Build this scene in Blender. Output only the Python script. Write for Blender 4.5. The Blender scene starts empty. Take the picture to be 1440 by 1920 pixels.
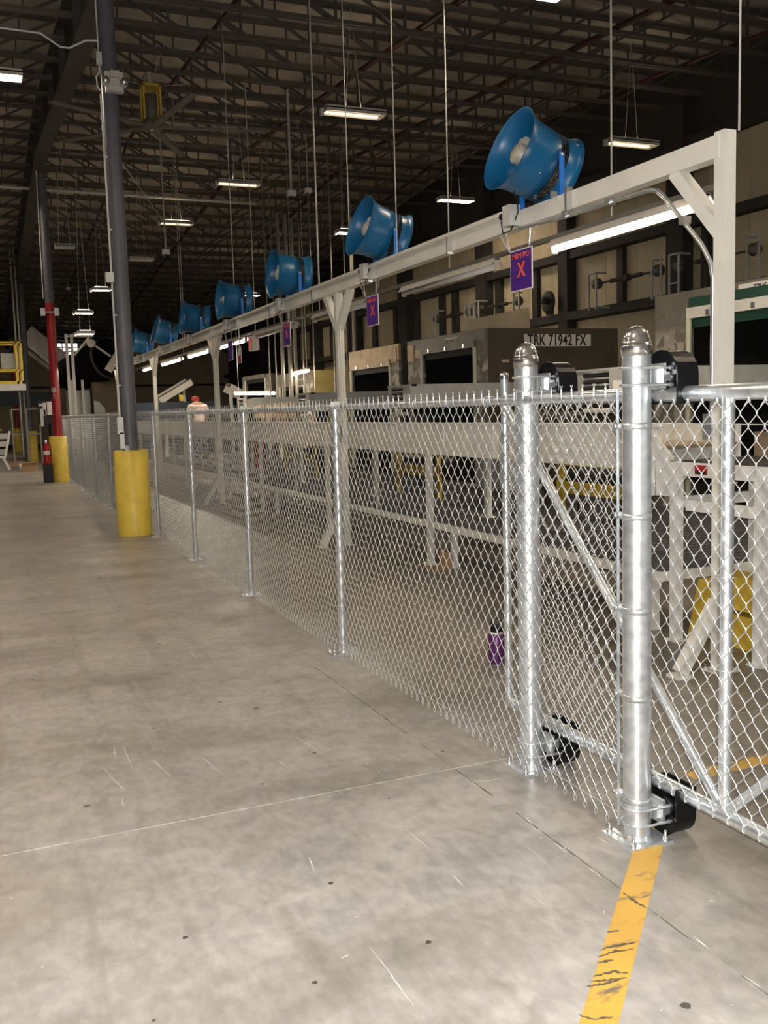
import bpy, math, random
import numpy as np
from mathutils import Vector, Matrix
random.seed(7)
D = bpy.data
SC = bpy.context.scene
COL = SC.collection
# ------------------------------------------------------------------ camera
# building frame: X to the right of the fence, Y along the fence, Z up; fence stands on X = 0
F, PITCH, ROLL, HC, YAW = 1800.6, .1074, -.0296, 1.7555, .3986
ca, sa = math.cos(YAW), math.sin(YAW)
def _b(v): return np.array([ca*v[0]+sa*v[1], -sa*v[0]+ca*v[1], v[2]])
_f = np.array([0, math.cos(PITCH), -math.sin(PITCH)]); _u = np.array([0, math.sin(PITCH), math.cos(PITCH)]); _x = np.array([1., 0, 0])
cr, sr = math.cos(ROLL), math.sin(ROLL)
CR, CU, CF = _b(cr*_x+sr*_u), _b(-sr*_x+cr*_u), _b(_f)
CAM = np.array([-2.347, 0, HC])
cam = D.cameras.new('camera'); cam.sensor_width = 36; cam.lens = F/1920*36; cam.clip_end = 300; cam.clip_start = .02
co = D.objects.new('camera', cam); COL.objects.link(co)
co.matrix_world = Matrix([[CR[0], CU[0], -CF[0], CAM[0]], [CR[1], CU[1], -CF[1], CAM[1]], [CR[2], CU[2], -CF[2], CAM[2]], [0, 0, 0, 1]])
SC.camera = co
def ray(px, py): return CF+CR*(px-720)/F-CU*(py-960)/F
def on(px, py, **k):
    (ax, v), = k.items(); i = 'xyz'.index(ax); d = ray(px, py); return CAM+d*((v-CAM[i])/d[i])
# ------------------------------------------------------------------ world, flash, exposure
SC.view_settings.view_transform = 'Standard'; SC.view_settings.look = 'None'
SC.view_settings.gamma = 1; SC.view_settings.use_curve_mapping = False
SC.view_settings.exposure = 1.0
w = D.worlds.new('world'); SC.world = w; w.use_nodes = True
w.node_tree.nodes['Background'].inputs[0].default_value = (1, .84, .66, 1)
w.node_tree.nodes['Background'].inputs[1].default_value = .07
LAMP = 42.0          # radiance of the hall's lamps
fl = D.lights.new('camera_flash', 'POINT'); fl.energy = 560; fl.color = (1, .98, .965); fl.shadow_soft_size = .02
flo = D.objects.new('camera_flash', fl); COL.objects.link(flo); flo.location = CAM+CU*.05+CR*.02+CF*.02

# ------------------------------------------------------------------ materials
def mat(name, col, rough=.6, metal=0, var=.12, scale=6, bump=0, bscale=40, emit=0, spec=.5, stretch=None):
    m = D.materials.new(name); m.use_nodes = True; nt = m.node_tree; N = nt.nodes; L = nt.links
    b = N['Principled BSDF']; b.inputs['Roughness'].default_value = rough; b.inputs['Metallic'].default_value = metal
    b.inputs['Specular IOR Level'].default_value = spec
    tc = N.new('ShaderNodeTexCoord'); src = tc.outputs['Object']
    if stretch:
        mp = N.new('ShaderNodeMapping'); mp.inputs['Scale'].default_value = stretch; L.new(src, mp.inputs[0]); src = mp.outputs[0]
    if emit:
        b.inputs['Base Color'].default_value = (*col, 1); b.inputs['Emission Color'].default_value = (*col, 1); b.inputs['Emission Strength'].default_value = emit
        return m
    n = N.new('ShaderNodeTexNoise'); n.inputs['Scale'].default_value = scale; n.inputs['Detail'].default_value = 6; L.new(src, n.inputs['Vector'])
    r = N.new('ShaderNodeValToRGB'); r.color_ramp.elements[0].position = .3; r.color_ramp.elements[1].position = .7
    r.color_ramp.elements[0].color = (*[c*(1-var) for c in col], 1); r.color_ramp.elements[1].color = (*[min(1, c*(1+var)) for c in col], 1)
    L.new(n.outputs['Fac'], r.inputs[0]); L.new(r.outputs[0], b.inputs['Base Color'])
    if bump:
        n2 = N.new('ShaderNodeTexNoise'); n2.inputs['Scale'].default_value = bscale; n2.inputs['Detail'].default_value = 4; L.new(src, n2.inputs['Vector'])
        bp = N.new('ShaderNodeBump'); bp.inputs['Strength'].default_value = bump; bp.inputs['Distance'].default_value = .01
        L.new(n2.outputs['Fac'], bp.inputs['Height']); L.new(bp.outputs[0], b.inputs['Normal'])
    return m
def concrete():
    m = D.materials.new('concrete'); m.use_nodes = True; nt = m.node_tree; N = nt.nodes; L = nt.links
    b = N['Principled BSDF']; geo = N.new('ShaderNodeNewGeometry'); P = geo.outputs['Position']
    def noise(s, d=6, dist=0, st=None):
        v = P
        if st:
            mp = N.new('ShaderNodeMapping'); mp.inputs['Scale'].default_value = st; L.new(P, mp.inputs[0]); v = mp.outputs[0]
        n = N.new('ShaderNodeTexNoise'); n.inputs['Scale'].default_value = s; n.inputs['Detail'].default_value = d
        n.inputs['Distortion'].default_value = dist; L.new(v, n.inputs['Vector']); return n.outputs['Fac']
    def ramp(v, stops):
        r = N.new('ShaderNodeValToRGB'); e = r.color_ramp.elements
        while len(e) < len(stops): e.new(.5)
        for q, (p, c) in zip(e, stops): q.position = p; q.color = (*c, 1) if len(c) == 3 else c
        L.new(v, r.inputs[0]); return r.outputs[0]
    def mix(a, b_, f, mode='MIX'):
        x = N.new('ShaderNodeMix'); x.data_type = 'RGBA'; x.blend_type = mode
        if isinstance(f, float): x.inputs[0].default_value = f
        else: L.new(f, x.inputs[0])
        for i, v in ((6, a), (7, b_)):
            if isinstance(v, tuple): x.inputs[i].default_value = (*v, 1)
            else: L.new(v, x.inputs[i])
        return x.outputs[2]
    base = ramp(noise(1.1, 8, .6), [(.3, (.27, .258, .242)), (.5, (.345, .33, .31)), (.72, (.40, .384, .36))])
    fine = ramp(noise(26, 6, .2, (1, .5, 1)), [(.3, (.84, .84, .84)), (.7, (1.1, 1.1, 1.1))])
    c = mix(base, fine, 1.0, 'MULTIPLY')
    med = ramp(noise(8, 10, .5), [(.36, (.86, .86, .85)), (.64, (1.1, 1.1, 1.1))]); c = mix(c, med, 1.0, 'MULTIPLY')
    # darker, browner tint towards the work side, with a ragged edge
    sx_ = N.new('ShaderNodeSeparateXYZ'); L.new(P, sx_.inputs[0])
    def math_(op, a, b_):
        q = N.new('ShaderNodeMath'); q.operation = op
        for i, v in ((0, a), (1, b_)):
            if isinstance(v, (int, float)): q.inputs[i].default_value = v
            else: L.new(v, q.inputs[i])
        return q.outputs[0]
    e_ = math_('ADD', math_('ADD', sx_.outputs[0], math_('MULTIPLY', math_('SUBTRACT', noise(.9, 5, .4), .5), 1.3)), math_('MULTIPLY', math_('MINIMUM', sx_.outputs[1], 5), -.08))
    mr = N.new('ShaderNodeMapRange'); mr.interpolation_type = 'SMOOTHSTEP'; mr.inputs['From Min'].default_value = -.75; mr.inputs['From Max'].default_value = .25; L.new(e_, mr.inputs[0])
    c = mix(c, mix(c, (.62, .57, .5), 1.0, 'MULTIPLY'), mr.outputs[0])
    # tyre-dark sweeps and grime in broad bands
    sweep = ramp(noise(.55, 4, 1.2, (.45, 1.5, 1)), [(.46, (1, 1, 1)), (.62, (.8, .78, .75))])
    c = mix(c, sweep, 1.0, 'MULTIPLY')
    streak = ramp(noise(3.2, 5, .3, (2.2, .18, 1)), [(.56, (1, 1, 1)), (.7, (.84, .83, .81))])
    c = mix(c, streak, 1.0, 'MULTIPLY')
    # grime spots
    v = N.new('ShaderNodeTexVoronoi'); v.inputs['Scale'].default_value = 1.7; v.inputs['Randomness'].default_value = 1; L.new(P, v.inputs['Vector'])
    spot = ramp(v.outputs['Distance'], [(.022, (1, 1, 1)), (.036, (0, 0, 0))])
    c = mix(c, (.07, .06, .055), spot)
    # pale scuffs: thin stretched noise
    sc = ramp(noise(9, 3, 1.2, (2.2, .16, 1)), [(.735, (0, 0, 0)), (.76, (.8, .8, .8))])
    c = mix(c, (.62, .6, .56), sc)
    sc2 = ramp(noise(31, 3, .4), [(.73, (0, 0, 0)), (.77, (1, 1, 1))])
    c = mix(c, (.6, .58, .55), sc2)
    L.new(c, b.inputs['Base Color'])
    rr = ramp(noise(2.3, 5), [(.3, (.3, .3, .3)), (.7, (.5, .5, .5))]); L.new(rr, b.inputs['Roughness'])
    b.inputs['Specular IOR Level'].default_value = .5
    bp = N.new('ShaderNodeBump'); bp.inputs['Strength'].default_value = .12; bp.inputs['Distance'].default_value = .004
    L.new(noise(60, 5), bp.inputs['Height']); L.new(bp.outputs[0], b.inputs['Normal'])
    return m
def worn_paint(name, col, under, thr=.585):
    m = mat(name, col, .5, 0, .1, 5); nt = m.node_tree; N = nt.nodes; L = nt.links; b = N['Principled BSDF']
    old = b.inputs['Base Color'].links[0].from_socket
    tc = N.new('ShaderNodeNewGeometry')
    mp = N.new('ShaderNodeMapping'); mp.inputs['Rotation'].default_value = (0, 0, -.75); mp.inputs['Scale'].default_value = (2.2, 9, 1); L.new(tc.outputs['Position'], mp.inputs[0])
    n = N.new('ShaderNodeTexNoise'); n.inputs['Scale'].default_value = 1.6; n.inputs['Detail'].default_value = 9; n.inputs['Roughness'].default_value = .72; L.new(mp.outputs[0], n.inputs['Vector'])
    r = N.new('ShaderNodeValToRGB'); r.color_ramp.elements[0].position = thr-.03; r.color_ramp.elements[1].position = thr+.05; L.new(n.outputs['Fac'], r.inputs[0])
    x = N.new('ShaderNodeMix'); x.data_type = 'RGBA'; L.new(r.outputs[0], x.inputs[0]); L.new(old, x.inputs[6]); x.inputs[7].default_value = (*under, 1); L.new(x.outputs[2], b.inputs['Base Color'])
    return m
def labels_mat(name, under, paper):          # board covered in torn paper labels (flat print)
    m = mat(name, under, .75, 0, .2, 9); nt = m.node_tree; N = nt.nodes; L = nt.links; b = N['Principled BSDF']
    old = b.inputs['Base Color'].links[0].from_socket
    tc = N.new('ShaderNodeTexCoord')
    v = N.new('ShaderNodeTexVoronoi'); v.distance = 'CHEBYCHEV'; v.inputs['Scale'].default_value = 7.5; L.new(tc.outputs['Object'], v.inputs['Vector'])
    sep = N.new('ShaderNodeSeparateColor'); L.new(v.outputs['Color'], sep.inputs[0])
    r = N.new('ShaderNodeValToRGB'); r.color_ramp.interpolation = 'CONSTANT'; e = r.color_ramp.elements
    e[0].position = 0; e[0].color = (0, 0, 0, 1); e[1].position = .52; e[1].color = (.55, .55, .55, 1); q = e.new(.8); q.color = (1, 1, 1, 1)
    L.new(sep.outputs[0], r.inputs[0])
    sz = N.new('ShaderNodeSeparateXYZ'); L.new(tc.outputs['Object'], sz.inputs[0])
    mr = N.new('ShaderNodeMapRange'); mr.inputs['From Min'].default_value = 2.75; mr.inputs['From Max'].default_value = 2.5; L.new(sz.outputs[2], mr.inputs[0])
    mu = N.new('ShaderNodeMath'); mu.operation = 'MULTIPLY'; L.new(r.outputs[0], mu.inputs[0]); L.new(mr.outputs[0], mu.inputs[1])
    x = N.new('ShaderNodeMix'); x.data_type = 'RGBA'; L.new(mu.outputs[0], x.inputs[0]); L.new(old, x.inputs[6]); x.inputs[7].default_value = (*paper, 1); L.new(x.outputs[2], b.inputs['Base Color'])
    return m
M = dict(
    concrete=concrete(),
    groove=mat('joint_filler', (.66, .62, .55), .8, 0, .4, 12),
    slabside=mat('slab_base', (.12, .11, .1), .9),
    galv=mat('galvanized_pipe', (.70, .735, .755), .31, .85, .2, 22, .12, 30),
    wire=mat('galvanized_wire', (.70, .715, .72), .37, .85, .06, 30),
    chrome=mat('cast_cap', (.6, .58, .56), .2, .95, .08, 20),
    white=mat('white_steel_paint', (.74, .73, .69), .42, 0, .05, 3),
    cream=mat('cream_steel_paint', (.74, .72, .65), .45, 0, .06, 3),
    blackp=mat('black_nylon', (.006, .006, .0065), .33, 0, .15, 12, spec=.22),
    rubber=mat('black_cable', (.01, .01, .01), .5),
    yellow=mat('yellow_sleeve', (.9, .66, .1), .4, 0, .09, 5, .05, 20),
    yellowsteel=mat('yellow_steel', (.58, .4, .05), .5, 0, .12, 5),
    floory=worn_paint('floor_yellow', (.56, .33, .055), (.13, .11, .085)),
    colgrey=mat('grey_column_paint', (.125, .13, .15), .42, 0, .1, 5),
    red=mat('red_paint', (.36, .02, .025), .3, 0, .08, 5),
    joist=mat('primer_steel', (.085, .07, .056), .7, 0, .15, 4),
    girder=mat('dark_girder', (.06, .052, .045), .7, 0, .15, 3),
    deck=mat('roof_insulation', (.45, .395, .32), .75, 0, .22, 1.6, .35, 3, stretch=(1, .35, 1)),
    wallpanel=mat('wall_panel', (.52, .44, .29), .7, 0, .13, 1.6, .2, 4, stretch=(1, 1, .25)),
    walldark=mat('dark_wall_steel', (.035, .03, .026), .75, 0, .15, 3),
    plumb=mat('pipe_dark_red', (.05, .012, .01), .5, 0, .2, 3),
    blue=mat('blue_fan_paint', (.006, .115, .27), .35, 0, .12, 4),
    blueb=mat('bright_blue_paint', (.01, .17, .62), .4, 0, .06, 5),
    guard=mat('fan_guard_wire', (.04, .045, .05), .5, .3),
    motor=mat('motor_casting', (.5, .47, .4), .5, .2, .12, 14),
    box=mat('junction_box', (.7, .7, .67), .4, .3, .06, 8),
    cond=mat('conduit', (.55, .53, .48), .4, .3, .08, 8),
    condw=mat('white_conduit', (.72, .71, .68), .45, 0, .05, 8),
    purple=mat('purple_sign', (.065, .006, .24), .45, 0, .05, 5),
    violet=mat('sign_violet_head', (.13, .01, .16), .45, 0, .05, 5),
    coral=mat('sign_coral', (.85, .12, .08), .5, 0, .03, 5),
    signw=mat('sign_white', (.74, .71, .66), .5, 0, .04, 5),
    signb=mat('sign_black', (.012, .012, .012), .5),
    signgrey=mat('old_sign', (.5, .44, .34), .6, 0, .1, 8),
    lamp=mat('lamp_glow', (1, .87, .71), emit=LAMP),
    roofglow=mat('added_roof_glow', (1, .84, .64), emit=8.0),  # glow added on top of the lamps to brighten the roof deck
    lampdim=mat('lamp_glow_soft', (1, .82, .55), emit=.75),
    off=mat('tube_glass', (.7, .69, .66), .25, 0, .03, 5),
    fixt=mat('lamp_housing', (.6, .56, .5), .4, 0, .05, 6),
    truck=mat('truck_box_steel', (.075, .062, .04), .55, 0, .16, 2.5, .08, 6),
    truckshade=mat('truck_interior_shade', (.012, .011, .010), .85, 0, .3, 3),  # near-black colour stands in for the unlit inside of the boxes
    jamb=labels_mat('label_covered_board', (.18, .162, .13), (.55, .51, .43)),
    tape=mat('tan_header', (.42, .31, .17), .6, 0, .2, 5),
    greyhead=mat('grey_header', (.16, .145, .115), .55, 0, .15, 4),
    green=mat('dark_green_steel', (.012, .06, .04), .5, 0, .15, 4),
    plastic=mat('strip_edge', (.6, .6, .45), .4, 0, .1, 6),
    olive=mat('olive_panel', (.23, .18, .06), .5, 0, .15, 3),
    greym=mat('grey_machine', (.45, .46, .44), .5, .2, .12, 6),
    belt=mat('belt_brown', (.22, .16, .1), .8, 0, .2, 6),
    roller=mat('dark_roller', (.06, .055, .05), .4, .5, .1, 9),
    grate=mat('steel_grating', (.2, .19, .18), .5, .6, .15, 12),
    navy=mat('navy_steel', (.018, .03, .05), .5, 0, .15, 4),
    cardb=mat('cardboard', (.4, .25, .12), .8, 0, .15, 8),
    wood=mat('pallet_wood', (.5, .38, .24), .8, 0, .2, 10),
    jug=mat('purple_metal', (.1, .018, .115), .35, .2, .06, 10),
    steel=mat('bright_steel', (.7, .7, .7), .25, .9, .06, 20),
    skin=mat('skin', (.33, .17, .11), .6), shirt=mat('pink_shirt', (.72, .55, .52), .85, 0, .1, 12), cap=mat('red_cap', (.22, .012, .012), .8),
    jeans=mat('dark_trousers', (.04, .045, .07), .85), glassglow=mat('daylit_pane', (1, .95, .85), emit=1.6),
    blackhood=mat('black_rubber_hood', (.005, .0045, .004), .8, 0, .2, 4, spec=.1), brownp=mat('brown_panel', (.14, .1, .06), .6, 0, .15, 4),
    redglow=mat('red_sign_glow', (.9, .1, .08), .4), extred=mat('extinguisher_red', (.45, .02, .02), .3), paper=mat('white_paper', (.8, .79, .76), .6, 0, .05, 6),
    yellowtag=mat('yellow_tag', (.7, .55, .05), .6),
)
# ------------------------------------------------------------------ mesh helpers
ORG = {}
class MB:
    def __init__(s): s.v = []; s.f = []; s.sm = []
    def add(s, v, f, smooth=False):
        o = len(s.v); s.v += [tuple(p) for p in v]; s.f += [tuple(i+o for i in q) for q in f]; s.sm += [smooth]*len(f); return s
    def box(s, c, d, R=None):
        x, y, z = [k/2 for k in d]
        v = [(a*x, b*y, e*z) for a in (-1, 1) for b in (-1, 1) for e in (-1, 1)]
        if R is not None: v = [R @ Vector(p) for p in v]
        v = [(p[0]+c[0], p[1]+c[1], p[2]+c[2]) for p in v]
        return s.add(v, [(0, 1, 3, 2), (4, 6, 7, 5), (0, 4, 5, 1), (2, 3, 7, 6), (0, 2, 6, 4), (1, 5, 7, 3)])
    def span(s, a, b): return s.box([(p+q)/2 for p, q in zip(a, b)], [abs(q-p) for p, q in zip(a, b)])
    def bar(s, p, q, w_, h=None, up=(0, 0, 1)):
        p, q = Vector(p), Vector(q); d = q-p; L = d.length; d.normalize(); u = Vector(up)
        if abs(d.dot(u)) > .99: u = Vector((1, 0, 0))
        a = d.cross(u).normalized(); u = a.cross(d); h = h or w_
        R = Matrix((a, d, u)).transposed(); return s.box((p+q)/2, (w_, L, h), R)
    def tube(s, path, r, n=8, cap=True, smooth=True):
        path = [Vector(p) for p in path]; v = []; f = []; m = len(path); ref = None
        for i, p in enumerate(path):
            t = (path[min(i+1, m-1)]-path[max(i-1, 0)]).normalized()
            if ref is None:
                ref = Vector((0, 0, 1)) if abs(t.z) < .9 else Vector((1, 0, 0))
            a = t.cross(ref).normalized(); b = t.cross(a).normalized(); ref = -b if False else a.cross(t).normalized()
            rr = r[i] if isinstance(r, (list, tuple)) else r
            for k in range(n):
                an = 2*math.pi*k/n; v.append(p+a*math.cos(an)*rr+b*math.sin(an)*rr)
        for i in range(m-1):
            for k in range(n): f.append((i*n+k, i*n+(k+1) % n, (i+1)*n+(k+1) % n, (i+1)*n+k))
        s.add(v, f, smooth)
        if cap: s.add([v[k] for k in range(n)], [tuple(range(n))]); s.add([v[(m-1)*n+k] for k in range(n)], [tuple(range(n-1, -1, -1))])
        return s
    def lathe(s, prof, o=(0, 0, 0), axis='z', n=24, smooth=True):
        v = []; f = []
        for (r, h) in prof:
            for k in range(n):
                a = 2*math.pi*k/n; x, y = r*math.cos(a), r*math.sin(a)
                p = (x, y, h) if axis == 'z' else ((h, x, y) if axis == 'x' else (y, h, x)); v.append((p[0]+o[0], p[1]+o[1], p[2]+o[2]))
        for i in range(len(prof)-1):
            for k in range(n): f.append((i*n+k, i*n+(k+1) % n, (i+1)*n+(k+1) % n, (i+1)*n+k))
        return s.add(v, f, smooth)
    def prism(s, poly, axis, a, b):     # poly in the two other axes (cyclic order), extruded along axis
        i = 'xyz'.index(axis)
        def P(u, w_, t):
            q = [0, 0, 0]; q[i] = t; q[(i+1) % 3] = u; q[(i+2) % 3] = w_; return q
        n = len(poly); v = [P(u, w_, a) for u, w_ in poly]+[P(u, w_, b) for u, w_ in poly]
        f = [tuple(range(n-1, -1, -1)), tuple(range(n, 2*n))]+[(k, (k+1) % n, (k+1) % n+n, k+n) for k in range(n)]
        return s.add(v, f)
    def mesh(s, name, m, o=(0, 0, 0)):
        me = D.meshes.new(name); me.from_pydata([(p[0]-o[0], p[1]-o[1], p[2]-o[2]) for p in s.v], [], s.f)
        me.polygons.foreach_set('use_smooth', s.sm); me.materials.append(M[m] if isinstance(m, str) else m); me.update(); return me
    def build(s, name, m, parent=None, origin=None):
        if parent is not None: origin = ORG.get(parent.name, (0, 0, 0))
        elif origin is None:
            a = np.array(s.v); origin = (float((a[:, 0].min()+a[:, 0].max())/2), float((a[:, 1].min()+a[:, 1].max())/2), float(a[:, 2].min()))
        me = s.mesh(name, m, origin); o = D.objects.new(name, me); COL.objects.link(o)
        if parent is not None: o.parent = parent
        else: o.location = origin
        ORG[o.name] = tuple(origin); return o
def arr_mesh(name, V, Fc, m, parent=None, origin=(0, 0, 0), smooth=True):
    if parent is not None: origin = ORG[parent.name]
    V = np.asarray(V, np.float32)-np.array(origin, np.float32); Fc = np.asarray(Fc, np.int32)
    me = D.meshes.new(name); me.vertices.add(len(V)); me.vertices.foreach_set('co', V.ravel())
    k = Fc.shape[1]; me.loops.add(Fc.size); me.loops.foreach_set('vertex_index', Fc.ravel())
    me.polygons.add(len(Fc)); me.polygons.foreach_set('loop_start', np.arange(0, Fc.size, k, dtype=np.int32)); me.polygons.foreach_set('loop_total', np.full(len(Fc), k, np.int32))
    me.polygons.foreach_set('use_smooth', np.full(len(Fc), smooth)); me.materials.append(M[m]); me.update(calc_edges=True); me.validate()
    o = D.objects.new(name, me); COL.objects.link(o); o.parent = parent
    if parent is None: o.location = origin
    ORG[o.name] = tuple(origin); return o
def link(name, me, parent, loc):        # another object sharing mesh data, placed in world coordinates
    o = D.objects.new(name, me); COL.objects.link(o); o.parent = parent
    po = ORG[parent.name] if parent else (0, 0, 0); o.location = [a-b for a, b in zip(loc, po)]; ORG[o.name] = tuple(loc); return o
def thing(name, label, cat, loc=(0, 0, 0), group=None):
    o = D.objects.new(name, None); COL.objects.link(o); o.location = loc; o.empty_display_size = .1
    ORG[o.name] = tuple(loc); return tag(o, label, cat, group)
def tag(o, label, cat, group=None):
    o['label'] = label; o['category'] = cat
    if group: o['group'] = group
    return o
def struct(name, loc=(0, 0, 0)):
    o = D.objects.new(name, None); COL.objects.link(o); o.location = loc; o['kind'] = 'structure'; ORG[o.name] = tuple(loc); return o
def words(s, m, c, size, right, up, parent, name='lettering', sx=1, thick=.002, bold=0):
    cu = D.curves.new('t', 'FONT'); cu.body = s; cu.align_x = 'CENTER'; cu.align_y = 'CENTER'; cu.size = 1; cu.extrude = .004; cu.offset = bold; cu.space_character = 1.06
    ob = D.objects.new('t', cu); COL.objects.link(ob)
    me = D.meshes.new_from_object(ob.evaluated_get(bpy.context.evaluated_depsgraph_get())); D.objects.remove(ob); D.curves.remove(cu)
    r = Vector(right).normalized(); u = Vector(up).normalized(); n = r.cross(u); k = size/.7
    og = ORG[parent.name]
    for v in me.vertices:
        p = Vector(c)+r*v.co.x*k*sx+u*v.co.y*k+n*(v.co.z*thick/.004); v.co = p-Vector(og)
    me.materials.clear(); me.materials.append(M[m]); o = D.objects.new(name, me); COL.objects.link(o); o.parent = parent; ORG[o.name] = og; return o
# roof: low-slope gable, ridge across the hall
RIDGE = 26.5
def zb(Y): return 7.0+.07*Y if Y < RIDGE else 7.0+.07*RIDGE-.08*(Y-RIDGE)      # underside of joists
XW, YF, XL, YN = 12.6, 60., -20., -6.    # right wall, far wall, left wall, near end
# ================================================================== SETTING
# ---- floor: slabs with recessed joints, painted lines
fb = MB(); fb.span((XL, YN, -.3), (XW, YF, -.0018)); floor = fb.build('floor', 'groove', origin=(0, 0, 0)); floor['kind'] = 'structure'
gx = [XL, -14.11, -9.51, -4.91, -.31, 4.29, 8.89, XW]; gy = [YN, -.55, 4.05, 8.65, 13.25, 17.85, 22.45, YF]
for i in range(len(gx)-1):
    for j in range(len(gy)-1):
        g, h = .0013, .0036
        MB().span((gx[i]+g, gy[j]+h, -.006), (gx[i+1]-g, gy[j+1]-h, 0)).build('slab', 'concrete', floor)
def stripe(pts, wd):
    m = MB()
    for (a, b) in zip(pts[:-1], pts[1:]):
        a, b = Vector((*a, 0)), Vector((*b, 0)); d = (b-a).normalized(); n = Vector((-d.y, d.x, 0))*wd/2
        v = [a-n, b-n, b+n, a+n]; m.add([(p.x, p.y, .0012) for p in v]+[(p.x, p.y, .0002) for p in v], [(0, 1, 2, 3), (0, 4, 5, 1), (1, 5, 6, 2), (2, 6, 7, 3), (3, 7, 4, 0)])
    o = m.build('painted_line', 'floory', floor); return o
stripe([(-1.55, 1.42), (-.02, 2.945), (.16, 3.13)], .105)
stripe([(.62, 3.46), (2.9, 3.46)], .1)
def marks(name, lines, wd, m_, zm_=.0004):
    for pts in lines:
        P = [on(*p, z=0) for p in pts]
        v = []; n = 6*(len(P)-1)+1
        for k in range(n):
            t_ = k/(n-1)*(len(P)-1); i = min(int(t_), len(P)-2); p = P[i]+(P[i+1]-P[i])*(t_-i); d = P[i+1]-P[i]; d = d/np.linalg.norm(d); nn = np.array([-d[1], d[0], 0])
            h_ = wd*random.uniform(.25, 1)*math.sin(math.pi*(.08+.84*k/(n-1))); o_ = nn*random.uniform(-.3, .3)*wd
            v += [tuple(p+o_-nn*h_)[:2]+(zm_,), tuple(p+o_+nn*h_)[:2]+(zm_,)]
        MB().add(v, [(2*k, 2*k+2, 2*k+3, 2*k+1) for k in range(n-1)]).build(name, m_, floor)
M['scuff'] = mat('pale_scuff', (.68, .66, .62), .7, 0, .15, 30); M['gum'] = mat('black_gum', (.06, .052, .046), .5)
marks('scuff_mark', [((192, 1437), (212, 1460), (236, 1484)), ((231, 1398), (240, 1420), (248, 1441)), ((213, 1395), (216, 1420)), ((378, 1418), (400, 1438), (423, 1457)), ((470, 1346), (505, 1339), (540, 1331)), ((693, 1776), (725, 1815), (745, 1845), (776, 1887)), ((520, 1425), (540, 1440)), ((579, 1607), (592, 1640)), ((286, 1424), (320, 1456)), ((885, 1466), (925, 1462)), ((553, 1380), (600, 1410)), ((640, 1797), (655, 1790))], .0035, 'scuff')
M['crack'] = mat('dark_crack', (.13, .12, .105), .9); M['tyre'] = mat('tyre_rubber_smear', (.1, .08, .05), .8, 0, .3, 40)
for k in range(26):
    y_ = 1.2+k*.19; 
    MB().add([p for j in range(5) for p in ((-.31+random.uniform(-.004, .002), y_+j*.045, .0005), (-.3075+random.uniform(-.001, .004), y_+j*.045, .0005))], [(2*j, 2*j+1, 2*j+3, 2*j+2) for j in range(4)]).build('joint_crack', 'crack', floor) if k not in (5, 12, 17) else None
marks('chipped_edge', [((985, 1532), (1000, 1548)), ((1040, 1580), (1062, 1600)), ((1105, 1628), (1128, 1645)), ((905, 1466), (940, 1460)), ((1300, 1755), (1330, 1780)), ((1395, 1830), (1425, 1850)), ((1120, 1570), (1150, 1588))], .0035, 'scuff')
marks('tyre_mark', [((1124, 1782), (1160, 1773), (1196, 1766)), ((1120, 1795), (1155, 1784), (1188, 1780)), ((1119, 1806), (1150, 1800)), ((1112, 1832), (1150, 1822), (1178, 1826)), ((1104, 1842), (1140, 1838), (1176, 1834)), ((1100, 1850), (1130, 1846), (1160, 1838)), ((1084, 1903), (1110, 1912), (1150, 1908)), ((1138, 1748), (1160, 1745)), ((1167, 1674), (1190, 1690), (1213, 1704))], .009, 'tyre', .0014)
for (px, py, r) in ((590, 1412, .014), (830, 1409, .013), (620, 1656, .014), (347, 1758, .013), (803, 1767, .014), (62, 1275, .018), (412, 1316, .016), (288, 1365, .015), (492, 1470, .012), (730, 1498, .008), (590, 1842, .012), (288, 1914, .01), (1285, 1885, .02)):
    c_ = on(px, py, z=0); r *= .8; MB().add([(c_[0]+r*random.uniform(.7, 1.2)*math.cos(a), c_[1]+r*random.uniform(.7, 1.2)*math.sin(a), .0006) for a in np.linspace(0, 6.28, 10)[:-1]], [tuple(range(9))]).build('gum_spot', 'gum', floor)
# ---- roof: deck, joists, girder, bridging pipes, all children of the ceiling
ceiling = struct('ceiling')
ys = [YN, RIDGE, YF]
for k in range(2):
    y0, y1 = ys[k], ys[k+1]; n = 9; xs = np.linspace(XL, XW, n+1)
    for i in range(n):
        m = MB(); a, b = xs[i]+.01, xs[i+1]-.01; z0, z1 = zb(y0)+.82, zb(y1-.001)+.82
        m.add([(a, y0, z0), (b, y0, z0), (b, y1, z1), (a, y1, z1), (a, y0, z0+.1), (b, y0, z0+.1), (b, y1, z1+.1), (a, y1, z1+.1)], [(0, 3, 2, 1), (4, 5, 6, 7), (0, 1, 5, 4), (1, 2, 6, 5), (2, 3, 7, 6), (3, 0, 4, 7)])
        m.build('deck_panel', 'deck', ceiling)
def joist_mesh(x0, x1):
    m = MB(); d = .78; L = x1-x0; n = max(4, int(round(L/1.3))); st = L/n
    for y in (-.045, .045):
        m.box(((x0+x1)/2, y, .03), (L, .055, .06)); m.box(((x0+x1)/2, y, d-.03), (L, .055, .06))
    for i in range(n):
        xa = x0+i*st; mid = x0+L/2
        m.bar((xa, 0, d-.05), (xa+st, 0, .05), .045) if xa+st/2 < mid else m.bar((xa, 0, .05), (xa+st, 0, d-.05), .045)
        if i: m.box((xa, 0, d/2), (.04, .04, d-.1))
        m.box((xa+st/2, 0, d*.75), (.03, .03, d*.45))
    return m.mesh('joist', 'joist')
JR, JL = joist_mesh(-.15, XW-.25), joist_mesh(-13.4, -.45)
Y = 15.55-1.33*14
while Y < YF-.5:
    for me in (JR, JL): link('joist', me, ceiling, (0, Y, zb(Y)))
    Y += 1.33
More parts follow.
